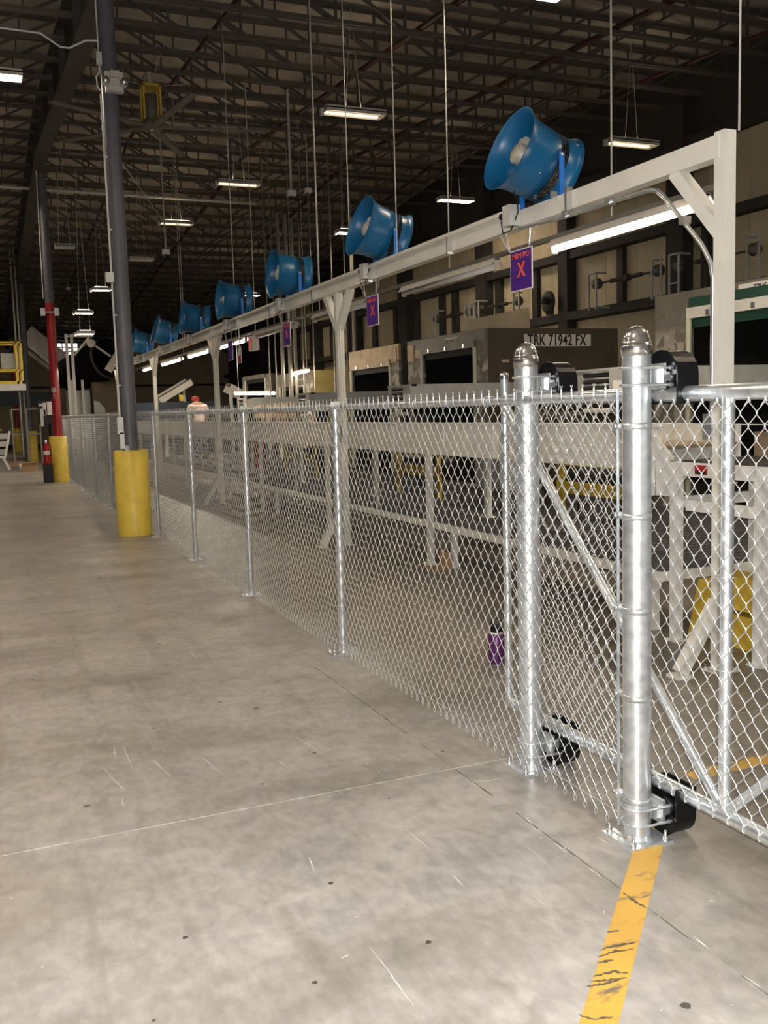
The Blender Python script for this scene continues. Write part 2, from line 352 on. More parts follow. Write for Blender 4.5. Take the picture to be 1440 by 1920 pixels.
for (xg, nm) in ((-.3, 0), (-13.55, 1)):
    for (y0, y1) in ((YN+.3, RIDGE), (RIDGE, YF-.3)):
        m = MB()
        for (dz, hw, th) in ((-.42, .17, .04), (.56, .17, .04)):
            za, zc = zb(y0)+dz, zb(y1-.001)+dz
            m.add([(xg-hw, y0, za), (xg+hw, y0, za), (xg+hw, y1, zc), (xg-hw, y1, zc), (xg-hw, y0, za+th), (xg+hw, y0, za+th), (xg+hw, y1, zc+th), (xg-hw, y1, zc+th)], [(0, 3, 2, 1), (4, 5, 6, 7), (0, 1, 5, 4), (1, 2, 6, 5), (2, 3, 7, 6), (3, 0, 4, 7)])
        za, zc = zb(y0), zb(y1-.001)
        m.add([(xg+s, y, z+d) for s in (-.02, .02) for (y, z) in ((y0, za), (y1, zc)) for d in (-.4, .57)], [(0, 1, 3, 2), (4, 6, 7, 5), (0, 4, 5, 1), (2, 3, 7, 6)])
        for k in range(int((y1-y0)/2.66)):
            yy = y0+1.2+k*2.66; m.box((xg, yy, zb(yy)+.08), (.3, .03, .94))
        m.build('girder', 'girder', ceiling)
for (xp, r, dz) in ((5.12, .055, .1), (8.2, .055, .1), (1.9, .04, .12), (10.8, .04, .12)):
    for (y0, y1) in ((YN+.2, RIDGE), (RIDGE, YF-.2)):
        MB().tube([(xp, y0, zb(y0)+dz), (xp, y1, zb(y1-.001)+dz)], r, 8).build('sprinkler_pipe', 'plumb', ceiling)
# ---- right (dock) wall
wr = MB().span((XW, YN, 0), (XW+.2, YF, 9.8)).build('wall_right', 'walldark', origin=(0, 0, 0)); wr['kind'] = 'structure'
Yc = lambda px, py=520: float(on(px, py, x=12.4)[1])
mains = [(1258, 1290), (1055, 1072), (899, 917), (751, 767)]; secs = [(1312, 1325), (1155, 1166), (996, 1005), (926, 937), (844, 853), (820, 828), (772, 780)]
mc = []
for (a, b) in mains:
    y0, y1 = Yc(b), Yc(a); mc.append((y0, y1))
stp = (mc[-1][0]-mc[0][0])/3
mc += [(mc[-1][0]+stp*k, mc[-1][1]+stp*k) for k in range(1, 6)]+[(mc[0][0]-stp*k, mc[0][1]-stp*k) for k in range(1, 4)]
for (y0, y1) in mc:
    if YN+.5 < y0 < YF-1: MB().span((12.25, y0, 0), (XW, y1, zb((y0+y1)/2)-.02)).build('wall_column', 'walldark', wr)
sc_ = [(Yc(b), Yc(a)) for (a, b) in secs]
sc_ += [(y+stp*k, y2+stp*k) for k in (2, 3, 4) for (y, y2) in (sc_[2], sc_[3])]+[(sc_[0][0]-stp, sc_[0][1]-stp)]
for (y0, y1) in sc_: MB().span((12.42, y0, 4.12), (XW, y1, 5.5)).build('wall_post', 'walldark', wr)
for (z0, z1, xx) in ((3.92, 4.13, 12.2), (5.52, 5.72, 12.3), (7.22, 7.42, 12.3)):
    MB().span((xx, YN+.3, z0), (XW, YF-.3, z1)).build('girt', 'walldark', wr)
pm = {}
for (z0, z1) in ((.02, 3.9), (4.14, 5.5), (5.73, 7.2)):
    pm[z0] = MB().span((-.025, -.605, 0), (.025, .605, z1-z0)).mesh('panel', 'wallpanel')
y = 4.0
while y < 47:
    for z0 in pm: link('panel', pm[z0], wr, (XW-.03, y, z0))
    y += 1.222
# ---- far wall with a daylit window, left wall
wb = MB().span((XL, YF, 0), (XW, YF+.2, 9)).build('wall_back', 'walldark', origin=(0, 0, 0)); wb['kind'] = 'structure'
pmb = [MB().span((-.755, -.03, 0), (.755, .03, z)).mesh('panel', 'wallpanel') for z in (3.2, 2.5)]
for i in range(16):
    for k, z0 in enumerate((.3, 3.62)): link('panel', pmb[k], wb, (-8+i*1.52, YF-.035, z0))
for zz in (3.5, 6.13): MB().span((-9, YF-.14, zz), (XW, YF, zz+.12)).build('girt', 'walldark', wb)
p0, p1 = on(106, 643, y=YF-.1), on(147, 668, y=YF-.1)
w1 = struct('window_1', (float(p0[0]), YF-.1, float(p1[2]))); W_, H_ = p1[0]-p0[0], p0[2]-p1[2]
for i in range(4):
    for j in range(3):
        MB().span((p0[0]+W_*i/4+.03, YF-.1, p1[2]+H_*j/3+.03), (p0[0]+W_*(i+1)/4-.03, YF-.08, p1[2]+H_*(j+1)/3-.03)).build('pane', 'glassglow', w1)
m = MB()
for i in range(5): m.span((p0[0]+W_*i/4-.03, YF-.13, p1[2]-.03), (p0[0]+W_*i/4+.03, YF-.07, p0[2]+.03))
for j in range(4): m.span((p0[0]-.03, YF-.13, p1[2]+H_*j/3-.03), (p1[0]+.03, YF-.07, p1[2]+H_*j/3+.03))
m.build('window_frame', 'walldark', w1)
wl = MB().span((XL-.2, YN, 0), (XL, YF, 9.8)).build('wall_left', 'walldark', origin=(0, 0, 0)); wl['kind'] = 'structure'

# ================================================================== FENCE AND GATE
P0, SP = 6.406, 2.5247
YA, YB, YE = 3.04, 3.885, P0+SP*9
WD, HD, ZB0 = .039, .0456, .05       # half diamond width and height, lowest apex
def fabric(y0, y1, X, zb0, rows, seglod=None, top='barb', parent=None, name='chain_link_mesh'):
    """zig-zag wires, each hooked to its neighbour; level of detail falls with distance from y0"""
    n = int((y1-y0)/WD); V = []; Fc = []; base = 0; r = .0021
    def add(path, ns, rad):
        nonlocal base
        P = np.array(path); T = np.gradient(P, axis=0); T /= np.linalg.norm(T, axis=1)[:, None]
        A = np.cross(T, [1., 0, 0]); A /= np.linalg.norm(A, axis=1)[:, None]; B = np.cross(T, A)
        an = 2*np.pi*np.arange(ns)/ns
        R = P[:, None, :]+rad*(np.cos(an)[None, :, None]*A[:, None, :]+np.sin(an)[None, :, None]*B[:, None, :])
        V.append(R.reshape(-1, 3)); m = len(P); i = np.arange(m-1)[:, None]*ns+base; k = np.arange(ns)[None, :]; k2 = (np.arange(ns)+1) % ns
        Fc.append(np.stack([i+k, i+k2[None, :], i+ns+k2[None, :], i+ns+k], -1).reshape(-1, 4)); base += m*ns
    for i in range(n):
        yy = y0+WD*i; lod = 0 if yy < 7.5 else (1 if yy < 14 else 2); ns = (6, 4, 3)[lod]; rr = (r, r*1.05, r*1.15)[lod]; path = []
        jy = random.uniform(-.0015, .0015)
        for k in range(2*rows+1):
            s = (k+i) % 2; ap = yy+jy+WD*s+(.0022 if s else -.0022); z = zb0+HD*k; d = .0032*(1 if s else -1)
            if lod == 0:
                dy = -.0035 if s else .0035
                for (a, b, e) in ((dy, -.0062, -1), (0, 0, 0), (dy, .0062, 1)): path.append((X+e*d, ap+a, z+b))
            elif lod == 1: path += [(X-d*.6, ap, z-.002), (X+d*.6, ap, z+.002)]
            else: path.append((X, ap, z))
        s0 = i % 2; s1 = (2*rows+i) % 2
        add(path, ns, rr)
        yr = yy+WD*s1; zt = zb0+2*rows*HD
        if top == 'barb' and s1 == 1:     # twisted selvage, forked tip
            jt = random.uniform(-.002, .002)
            for e in (-1, 1):
                add([(X+e*.001, yr+e*.003, zt-.004), (X-e*.0018, yr+e*.0022+jt*.3, zt+.012), (X+e*.0018, yr-e*.0022+jt*.6, zt+.026), (X, yr+e*.0025+jt, zt+.037), (X, yr+e*.0085+jt, zt+.047)], ns, rr)
        if top == 'knuckle' and s1 == 1:
            add([(X+.002, yr-.006, zt-.008), (X+.003, yr, zt+.004), (X-.002, yr+.008, zt-.012), (X-.003, yr+.018, zt-.026)], ns, rr*1.3)
        yr = yy+WD*s0
        if s0 == 1:                       # knuckled loop at the bottom
            add([(X, yr+.003, zb0+.004), (X-.003, yr+.007, zb0-.014), (X-.002, yr+.006, zb0-.026), (X, yr, zb0-.033), (X+.002, yr-.006, zb0-.026), (X+.003, yr-.006, zb0-.012), (X, yr-.002, zb0+.002)], ns, rr)
    o = arr_mesh(name, np.concatenate(V), np.concatenate(Fc), 'wire', parent); o['kind'] = 'stuff'; return o
BOLT = MB().lathe([(0, .03), (.006, .03), (.006, .012), (.012, .012), (.012, 0)], n=6).mesh('anchor_bolt', 'steel')
TIE = MB().tube([(.036*math.cos(a), .036*math.sin(a), 0) for a in np.linspace(1.2, 5.1, 9)], .0022, 5).mesh('wire_tie', 'wire')
RTIE = MB().tube([(.0265*math.cos(a)-.003, 0, .0265*math.sin(a)) for a in np.linspace(1.0, 5.3, 9)]+[(.03, .02, -.025)], .0022, 5).mesh('rail_tie', 'wire')
fence = thing('chain_link_fence', 'long galvanized chain-link fence of pipe posts and wire mesh beside yellow-based columns', 'fence', (0, P0, 0))
for (a, b) in ((YA+.075, P0), (P0, P0+SP*2), (P0+SP*2, P0+SP*5), (P0+SP*5, YE)): fabric(a, b, -.034 if a > 3.9 else -.034, ZB0, 39//2+0, parent=fence)
for k in range(10):
    yk = P0+SP*k; lp = MB().lathe([(.0305, .01), (.0305, 1.745)], (0, yk, 0), n=14).lathe([(.033, 1.715), (.034, 1.735), (.034, 1.80), (.02, 1.815), (.0, 1.817)], (0, yk, 0), n=14).build('post', 'galv', fence)
    b = MB().box((0, yk, .006), (.2, .13, .012)); b.lathe([(.036, .012), (.034, .03), (.0305, .034)], (0, yk, 0), n=14); b.build('base_plate', 'galv', lp)
    for (dx, dy) in ((-.085, -.05), (-.085, .05), (.085, -.05), (.085, .05)): link('anchor_bolt', BOLT, lp, (dx, yk+dy, .012))
    for z in (.35, .75, 1.15, 1.5): link('wire_tie', TIE, lp, (0, yk, z))
seg = [(YA+.04, YB-.03)]+[(YB+.04, P0)]+[(P0+SP*k, P0+SP*(k+1)) for k in range(9)]
for (a, b) in seg: MB().tube([(0, a, 1.775), (0, b, 1.775)], .0215, 12).build('top_rail', 'galv', fence)
for k in range(60): link('rail_tie', RTIE, fence, (0, 4.2+k*.42, 1.775))
MB().tube([(-.034, YA+.07, .085)]+[(-.034, yy, .085+random.uniform(-.006, .006)) for yy in np.arange(3.5, YE, .8)], .0022, 5).build('tension_wire', 'wire', fence)
MB().box((-.036, YA+.072, .92), (.012, .005, 1.77)).build('tension_bar', 'galv', fence)
for z in (1.66, 1.31, .94, .59, .17):
    m = MB().lathe([(.0565, z-.012), (.0585, z-.012), (.0585, z+.012), (.0565, z+.012)], (0, YA, 0), n=26); m.box((-.03, YA+.072, z), (.03, .03, .022)); m.lathe([(0, -.05), (.008, -.05), (.008, -.02)], (0, YA+.075, z), axis='x', n=6); m.build('tension_band', 'galv', fence)

def gate_post(yk, label, x0=0.):
    t = thing('gate_post', label, 'fence post', (0, yk, 0), None); t.location.x = x0
    MB().lathe([(.055, .012), (.055, 1.945)], (0, yk, 0), n=36).build('post', 'galv', t)
    MB().lathe([(.0555, 1.925), (.0595, 1.925), (.0595, 1.962), (.056, 1.97)]+[(.056*math.cos(a), 1.97+.07*math.sin(a)) for a in np.linspace(0, 1.57, 9)], (0, yk, 0), n=36).build('cap', 'chrome', t)
    pl = MB().box((0, yk, .006), (.2, .2, .012)); pl.lathe([(.066, .012), (.06, .022), (.0555, .028)], (0, yk, 0), n=28); pl = pl.build('base_plate', 'galv', t)
    for dx in (-1, 1):
        for dy in (-1, 1):
            MB().lathe([(0, .05), (.0065, .05), (.0065, .012)], (dx*.078, yk+dy*.078, 0), n=8).lathe([(0, .027), (.013, .027), (.013, .012)], (dx*.078, yk+dy*.078, 0), n=6).build('anchor_bolt', 'steel', pl)
    for (zc, sgn) in ((1.847, 1), (.105, -1)):
        br = MB()       # cast bracket cupped against the post, pointing to the roller
        br.box((.082, yk, zc), (.035, .05, .055)); br.box((.1, yk, zc), (.012, .085, .1)); br.bar((.1, yk-.02, zc), (.135, yk-.02, zc), .03, .035)
        br = br.build('roller_bracket', 'galv', t)
        for dz in (-.032, .032):
            pts = [(.12, yk-.062, zc+dz)]+[(-.061*math.cos(a)*1, yk-.061*math.sin(a), zc+dz) for a in np.linspace(1.57, -1.57, 11)]+[(.12, yk+.062, zc+dz)]
            MB().tube(pts, .0055, 8).build('u_bolt', 'galv', br)
            for dy in (-.062, .062): MB().lathe([(0, .122), (.009, .122), (.009, .106)], (0, yk+dy, zc+dz), axis='x', n=6).build('nut', 'galv', br)
        # hood over the nylon roller: half-round shell, open towards the rail
        zc2 = 1.80 if sgn > 0 else .15; R_ = .092; pr = []; top_ = .145 if sgn > 0 else .15
        outer = [(-R_, -sgn*.06)]+[(-R_*math.cos(a), sgn*(top_-R_+R_*math.sin(a))) for a in np.linspace(0, math.pi, 13)]+[(R_, -sgn*.06)]
        th = .007; inner = [(u*(1-th/R_), v-sgn*th if abs(v) > .07 else v) for u, v in outer]
        poly = outer+inner[::-1]
        h = MB().prism([(yk+u, zc2+v) for u, v in poly], 'x', .12, .218)
        n = len(outer)
        h.prism([(yk+u*.99, zc2+v) for u, v in outer], 'x', .214, .221)
        h.prism([(yk+u*.99, zc2+v) for u, v in outer if sgn*v > -.01], 'x', .121, .124)
        h = h.build('roller_hood', 'blackp', t)
        MB().prism([(yk+u*1.05, zc2+v*1.03) for u, v in outer]+[(yk+u*.97, zc2+v*.98) for u, v in outer[::-1]], 'x', .116, .124).build('hood_rim', 'blackp', h)
        zr = zc2+sgn*.045
        MB().lathe([(0, .135), (.05, .135), (.028, .17), (.05, .205), (0, .205)], (0, yk, zr), axis='x', n=20).build('roller', 'blackp', t)
    return t
gate_post(YA, 'thick galvanized gate post with domed cap standing where the yellow floor stripe starts')
gate_post(YB, 'thick galvanized gate post with domed cap between the purple jug and the striped post', .026)
# ---- sliding gate
XG = .17
gate = thing('sliding_gate', 'galvanized sliding cantilever gate with diagonal pipe braces and chain-link infill', 'gate', (XG, 2.8, 0))
YT, YV, ZT, ZL = 4.335, 2.735, 1.778, .185
MB().tube([(XG, .35, ZT), (XG, YT, ZT)], .03, 16).build('top_rail', 'galv', gate)
MB().tube([(XG, .35, ZL), (XG, YT, ZL)], .03, 16).build('bottom_rail', 'galv', gate)
eu = MB().tube([(XG, YT, ZL), (XG, YT, 1.90)], .021, 14).build('upright', 'galv', gate)
MB().lathe([(.023, 1.885), (.025, 1.9), (.022, 1.915), (.0, 1.925)], (XG, YT, 0), n=14).build('cap', 'chrome', eu)
for yy in (YV, 1.1, .4): MB().tube([(XG, yy, ZL), (XG, yy, ZT)], .025, 14).build('upright', 'galv', gate)
MB().tube([(XG, YT-.02, ZT-.04), (XG, YV+.03, ZL+.04)], .021, 14).build('brace', 'galv', gate)
MB().tube([(XG, YV-.03, ZL+.03), (XG, 1.13, ZT-.04)], .021, 14).build('brace', 'galv', gate)
fabric(.5, YT-.02, XG-.028, .2, 17, top='knuckle', parent=gate)
MB().tube([(XG-.03, .5, 1.665), (XG-.03, YT, 1.66)], .002, 5).build('tension_wire', 'wire', gate)
MB().tube([(XG-.03, .5, .22), (XG-.03, YT, .215)], .002, 5).build('tension_wire', 'wire', gate)
for yy in (YV, 1.1):
    for z in (.4, .75, 1.1, 1.45): link('wire_tie', TIE, gate, (XG, yy, z))

# ================================================================== COLUMNS
def column(Yc_, red0, red1, label, rc=.115, rs=.25, zt=1.25, X=-.26):
    t = thing('support_column', label, 'column', (X, Yc_, 0)); top = zb(Yc_)-.43
    if red1 > red0:
        MB().lathe([(rc, red1), (rc, top)], (X, Yc_, 0), n=28).build('shaft', 'colgrey', t); MB().lathe([(rc, 0), (rc, red1)], (X, Yc_, 0), n=28).build('red_shaft', 'red', t)
    else: MB().lathe([(rc, 0), (rc, top)], (X, Yc_, 0), n=28).build('shaft', 'colgrey', t)
    MB().box((X, Yc_, top+.01), (.34, .34, .02)).build('cap_plate', 'girder', t)
    s = MB().lathe([(rc, zt+.005), (rs-.02, zt+.005), (rs, zt-.015), (rs, 0)], (X, Yc_, 0), n=40).build('guard_sleeve', 'yellow', t); s['label'] = 'yellow guard sleeve'
    return t
c1 = column(14.5, 0, 0, 'dark grey round column with a white conduit and yellow guard sleeve by the fence')
MB().lathe([(0, 1.33), (.03, 1.33), (.04, 1.25)], (-.33, 14.33, 0), n=16).build('bolt_cap', 'box', c1)
c2 = column(28.05, 0, 4.88, 'grey round column painted red below, in a yellow guard sleeve, at the fence end', X=-.24)
column(42.2, 0, 0, 'plain dark column with yellow sleeve beyond the red column', X=-.25)
column(55.6, 0, 4.9, 'most distant column with red lower shaft, near the daylit window wall', X=-.25)
# fire-extinguisher notice on the red column: white frame, lines and a down arrow
n0, n1 = 2.28, 2.62
pl = MB()
m = MB(); X_, Y_, R_ = -.24, 28.05, .118
def arcpatch(m, a0, a1, z0, z1, R):
    k = np.linspace(a0, a1, 7); v = [(X_+R*math.cos(a), Y_+R*math.sin(a), z) for a in k for z in (z0, z1)]
    m.add(v, [(2*i, 2*i+2, 2*i+3, 2*i+1) for i in range(6)], True)
AC = -2.0
arcpatch(m, AC-.72, AC+.72, n0, n1, R_); notice = m.build('extinguisher_notice', 'red', c2)
m = MB()
for (a0, a1, z0, z1) in ((-.7, .7, n1-.02, n1-.012), (-.7, .7, n0+.012, n0+.02), (-.6, .6, n1-.075, n1-.045), (-.5, .5, n1-.115, n1-.09), (-.5, .5, n1-.15, n1-.13), (-.07, .07, n0+.1, n0+.17)): arcpatch(m, AC+a0, AC+a1, z0, z1, R_+.002)
v = [(X_+(R_+.002)*math.cos(AC+a), Y_+(R_+.002)*math.sin(AC+a), z) for a, z in ((-.25, n0+.1), (.25, n0+.1), (0, n0+.04))]; m.add(v, [(0, 1, 2)])
m.build('notice_print', 'signw', notice)
# conduit, boxes and emergency light on the first column
cd = thing('column_conduit', 'thin white conduit with junction boxes strapped up the dark grey column', 'conduit', (-.4, 14.4, 1.4))
MB().tube([(-.40, 14.4, 1.72), (-.40, 14.4, 6.25)], .014, 8).build('pipe', 'condw', cd)
MB().tube([(-.405, 14.4, 6.3), (-.44, 14.4, 6.36), (-.45, 14.4, 6.48), (-.4, 14.4, 6.55), (-.40, 14.4, 6.9), (-.40, 14.4, 7.55)], .011, 8).build('pipe', 'condw', cd)
for (x, z, dx, dz) in ((-.405, 1.62, .085, .24), (-.39, 1.4, .065, .24), (-.43, 3.73, .11, .14), (-.40, 6.72, .07, .17)): MB().box((x, 14.38, z), (dx, .07, dz)).build('junction_box', 'box', cd)
for z in (2.2, 3.2, 4.4, 5.4): MB().box((-.385, 14.4, z), (.05, .03, .02)).build('strap', 'condw', cd)
el = thing('emergency_light', 'beige twin-head emergency light on the dark grey column', 'emergency light', (-.22, 14.3, 6.25))
b = MB().box((-.22, 14.33, 6.4), (.24, .1, .27)).box((-.22, 14.26, 6.49), (.12, .08, .09)).build('housing', 'fixt', el)
MB().box((-.22, 14.27, 6.3), (.2, .05, .06)).build('test_panel', 'box', el)
for dx in (-.13, .12):
    h = MB().lathe([(0, 0), (.045, .02), (.058, .06), (.058, .1)], (-.22+dx, 14.16, 6.38), axis='y', n=16).build('lamp_head', 'fixt', el)
    MB().lathe([(0, -.012), (.04, -.006), (.056, .02)], (-.22+dx, 14.155, 6.38), axis='y', n=16).build('lens', 'steel', h)
# ================================================================== OVERHEAD BEAM FRAME
XB, BT, BB = 2.0, 3.36, 3.225
PY = [4.77+6.84*k for k in range(5)]
fr = thing('overhead_frame', 'long cream steel beam on Y-braced posts carrying blue fans behind the fence', 'steel frame', (XB, PY[0], 0))
for a, b in zip(PY[:-1], PY[1:]): MB().span((XB-.05, a+.001, BB), (XB+.05, b, BT)).build('beam', 'cream', fr)
for k, yy in enumerate(PY):
    po = MB().span((XB-.045, yy-.045, .012), (XB+.045, yy+.045, BT+.02 if k == 0 else BB)).build('post', 'cream', fr)
    MB().box((XB, yy, .006), (.19, .15, .012)).build('base_plate', 'cream', po)
    for (dx, dy) in ((-.075, -.058), (.075, -.058), (-.075, .058), (.075, .058)): link('anchor_bolt', BOLT, po, (XB+dx, yy+dy, .012))
    for s in ((1,) if k == 0 else (-1, 1)): MB().bar((XB, yy+s*.02, 2.78), (XB, yy+s*.44, BB+.01), .085, .085, (1, 0, 0)).build('knee_brace', 'cream', fr)
    MB().bar((XB-.04, yy, .46), (XB-.33, yy, .03), .075, .075, (0, 1, 0)).build('floor_brace', 'cream', fr)
    MB().box((XB-.33, yy, .01), (.12, .12, .02)).build('foot_plate', 'cream', fr)
# conduit clamped along the beam and bent down the braced end post
cb = MB().tube([(XB-.085, 7.35, BT+.01), (XB-.085, PY[-1], BT+.01)], .024, 10).build('conduit', 'cream', fr)
for k in range(13):
    yy = 6.35+k*2.0
    MB().box((XB-.075, yy, BT-.07), (.055, .03, .19)).build('clamp', 'steel', cb)
    if k < 6: MB().box((XB-.075, yy+.2, BT+.005), (.05, .016, .06)).build('clamp', 'steel', cb)
q = [(XB-.06, 7.1, BB-.01), (XB-.06, 6.4, BB-.045), (XB-.06, 5.42, BB-.06), (XB-.06, 5.33, BB-.085), (XB-.06, 5.27, BB-.13), (XB-.06, 4.9, 2.72), (XB-.045, 4.838, 2.6), (XB-.03, 4.832, 2.5), (XB-.03, 4.832, 1.66)]
ec = MB().tube(q, .016, 10).build('conduit', 'galv', fr); ec['label'] = 'bare steel conduit bent along the end brace'
for p in ((XB-.06, 5.85, BB-.05), (XB-.06, 5.06, 2.9), (XB-.06, 6.4, BB-.03)): MB().box(p, (.06, .05, .05)).build('clamp', 'steel', ec)
MB().box((XB-.03, 4.845, 1.58), (.06, .08, .16)).build('outlet_box', 'galv', ec)
for k in (1, 2):
    cc = MB().tube([(XB-.02, PY[k]-.09, BB-.02), (XB-.02, PY[k]-.09, 1.55)], .016, 8).build('conduit', 'cream', fr)
    MB().box((XB-.02, PY[k]-.09, 1.45), (.07, .09, .2)).build('outlet_box', 'galv', cc)
# ================================================================== DRUM FANS
ORD = ['first', 'second', 'third', 'fourth', 'fifth', 'sixth', 'seventh']
def drum_fan(i, yf, tilt, yaw=0):
    zc = 3.705; t = thing('drum_fan', 'blue drum fan on the cream beam, %s from the braced end post' % ORD[i], 'fan', (XB, yf, BT), 'blue drum fans on the beam')
    T = Matrix.Translation((0, 0, zc-BT)) @ Matrix.Rotation(yaw, 4, 'Z') @ Matrix.Rotation(tilt, 4, 'Y')
    def part(mb, name, m, parent=t):
        mb.v = [tuple(T @ Vector(p)) for p in mb.v]; me = mb.mesh(name, m); o = D.objects.new(name, me); COL.objects.link(o); o.parent = parent; ORG[o.name] = ORG[t.name]; return o
    bell = [(.345, -.27), (.318, -.235), (.30, -.19), (.288, -.12), (.282, -.04), (.28, .05)]
    prof = bell+[(r-.006, h) for r, h in bell[::-1]]+[(.345, -.27)]
    part(MB().lathe(prof, axis='x', n=44), 'front_housing', 'blue')
    rb = [(.272, .135), (.276, .17), (.288, .205), (.315, .25)]; part(MB().lathe(rb+[(r-.006, h) for r, h in rb[::-1]]+[rb[0]], axis='x', n=44), 'rear_bell', 'blue')
    g = MB()
    for k in range(44):
        a = 2*math.pi*k/44; g.tube([(.045, .277*math.cos(a), .277*math.sin(a)), (.14, .269*math.cos(a), .269*math.sin(a))], .003, 4)
    for x in (.07, .092, .115): g.tube([(x, .275*math.cos(a), .275*math.sin(a)) for a in np.linspace(0, 6.2832, 33)], .003, 4, False)
    for r in np.linspace(.05, .26, 7): g.tube([(.15, r*math.cos(a), r*math.sin(a)) for a in np.linspace(0, 6.2832, 25)], .003, 4, False)
    o = part(g, 'wire_guard', 'guard'); o['kind'] = 'stuff'
    mo = part(MB().lathe([(0, -.2), (.075, -.2), (.085, -.185), (.085, -.02), (0, -.02)], axis='x', n=20).lathe([(0, -.215), (.05, -.215), (.06, -.2)], axis='x', n=16), 'motor', 'motor')
    part(MB().box((-.12, -.01, .1), (.12, .1, .06)), 'terminal_box', 'motor', mo)
    for a in (.5, 2.1, 3.67, 5.24): part(MB().bar((-.06, .06*math.cos(a), .06*math.sin(a)), (-.03, .28*math.cos(a), .28*math.sin(a)), .02), 'motor_arm', 'guard', mo)
    hub = part(MB().lathe([(0, 0), (.06, 0), (.06, .05), (0, .05)], axis='x', n=16), 'hub', 'guard')
    for k in range(4):
        a = k*math.pi/2+.3; c_, s_ = math.cos(a), math.sin(a); b = MB(); v = []
        for (r, hw, tw) in ((.05, .03, .6), (.15, .07, .45), (.265, .085, .3)):
            for e in (-1, 1):
                u = e*hw; v.append((.025+u*math.sin(tw), r*c_-u*math.cos(tw)*s_, r*s_+u*math.cos(tw)*c_))
        b.add(v+[(p[0]+.004, p[1], p[2]) for p in v], [(0, 1, 3, 2), (2, 3, 5, 4), (6, 8, 9, 7), (8, 10, 11, 9), (0, 6, 7, 1), (4, 5, 11, 10)], False); part(b, 'blade', 'guard', hub)
    for (x, a) in ((-.05, -2.2), (-.05, 2.2), (.2, -2.0), (.2, 2.0), (.2, .9), (.2, -.9)):
        rr_ = .287 if x < 0 else .292; part(MB().lathe([(0, -.006), (.011, -.004), (.011, .004), (0, .006)], (x, rr_*math.sin(a), rr_*math.cos(a)), axis='z', n=8), 'bolt', 'steel')
    # yoke fixed to the beam (not tilted)
    og = ORG[t.name]
    for s in (-1, 1):
        MB().span((XB-.0+.03, yf+s*.302-.004, BT+.03), (XB+.075, yf+s*.302+.004, zc+.02)).build('yoke_arm', 'blueb', t)
        MB().bar((XB+.052, yf+s*.302, BT+.035), (XB+.052, yf, BT+.012), .045, .008).build('yoke_foot', 'blueb', t)
        MB().lathe([(0, -.012), (.016, -.012), (.016, .012), (0, .012)], (XB+.052, yf+s*.31, zc), axis='y', n=8).build('pivot_bolt', 'steel', t)
    MB().tube([(XB-.09, yf-.12, zc-.02), (XB-.16, yf-.06, zc-.1), (XB-.2, yf+.02, zc-.25), (XB-.12, yf+.1, BT+.08), (XB-.09, yf+.13, BT-.02), (XB-.12, yf+.2, BT-.16), (XB-.14, yf+.3, BT-.17), (XB-.12, yf+.36, BT-.06)], .006, 6).build('power_cable', 'rubber', t)
    jb = MB().box((XB-.105, yf+.22, BT-.04), (.1, .12, .17)).build('outlet_box', 'box', fr)
    MB().lathe([(0, 0), (.03, .0), (.03, .09), (.022, .1)], (XB-.11, yf+.28, BT-.02), axis='y', n=12).build('plug', 'rubber', jb)
    MB().lathe([(0, 0), (.018, 0), (.018, .05)], (XB-.11, yf+.37, BT-.0), axis='y', n=10).build('strain_relief', 'paper', jb)
for i, (yf, tl) in enumerate(zip((6.93, 10.19, 13.57, 16.79, 20.06, 23.4, 26.75), (.36, .32, .08, .07, .12, .3, .25))): drum_fan(i, yf, tl)
# ================================================================== HANGING SIGNS
def hang_sign(yc, head, letter, label, w_=.35, z0=2.715, z1=3.06, chains=True, m='purple'):
    x = XB; t = thing('hanging_sign', label, 'sign', (x, yc, z0))
    MB().span((x-.004, yc-w_/2, z0), (x+.004, yc+w_/2, z1)).build('backing', 'signw', t)
    MB().span((x-.0065, yc-w_/2+.01, z0+.01), (x+.0065, yc+w_/2-.01, z1-.01)).build('face', m, t)
    if head: words(head, 'coral', (x-.008, yc, z1-.056), .044, (0, -1, 0), (0, 0, 1), t, sx=1.12, bold=.014)
    if letter: words(letter, 'coral', (x-.008, yc-.01, (z0+z1)/2-.005), .115, (0, -1, 0), (0, 0, 1), t, sx=1.0, bold=.03)
    if chains:
        for s in (-1, 1):
            for e in (.02, .13):
                p, q_ = Vector((x-.02, yc+s*(w_/2-.015), z1)), Vector((x-.03, yc+s*(w_/2+e), BB)); n = 14
                mb = MB()
                for k in range(n):
                    a, b = p.lerp(q_, k/n), p.lerp(q_, (k+.82)/n); off = Vector((.005, 0, 0)) if k % 2 else Vector((0, .005, 0))
                    mb.tube([a-off, b-off], .0036, 4); mb.tube([a+off, b+off], .0036, 4)
                c = mb.build('chain', 'wire', t); c['kind'] = 'stuff'
    return t
hang_sign(7.17, 'MEM PO', 'X', 'purple sign reading MEM PO X below the first blue fan from the end post')
hang_sign(10.48, 'MEM PO', 'X', 'purple sign reading MEM PO X beside the first Y-braced post')
hang_sign(13.82, 'MEM PO', 'S', 'purple sign with a coral letter S below the third blue fan')
hang_sign(17.25, '', '', 'dark purple sign hanging by chains next to the second Y-braced post', z0=2.7, z1=3.06)
t = hang_sign(16.6, '', '', 'small red and white card hanging from a drop pipe under the beam', .2, 2.62, 2.9, False, 'red')
MB().tube([(XB, 16.6, 2.9), (XB, 16.6, BB)], .012, 8).build('hanger', 'cond', t); MB().span((XB-.006, 16.52, 2.75), (XB-.0066, 16.68, 2.88)).build('white_half', 'paper', t)
t = thing('exit_box', 'red and white box sign hung over the strip lights', 'sign', (3.2, 19.9, 3.05))
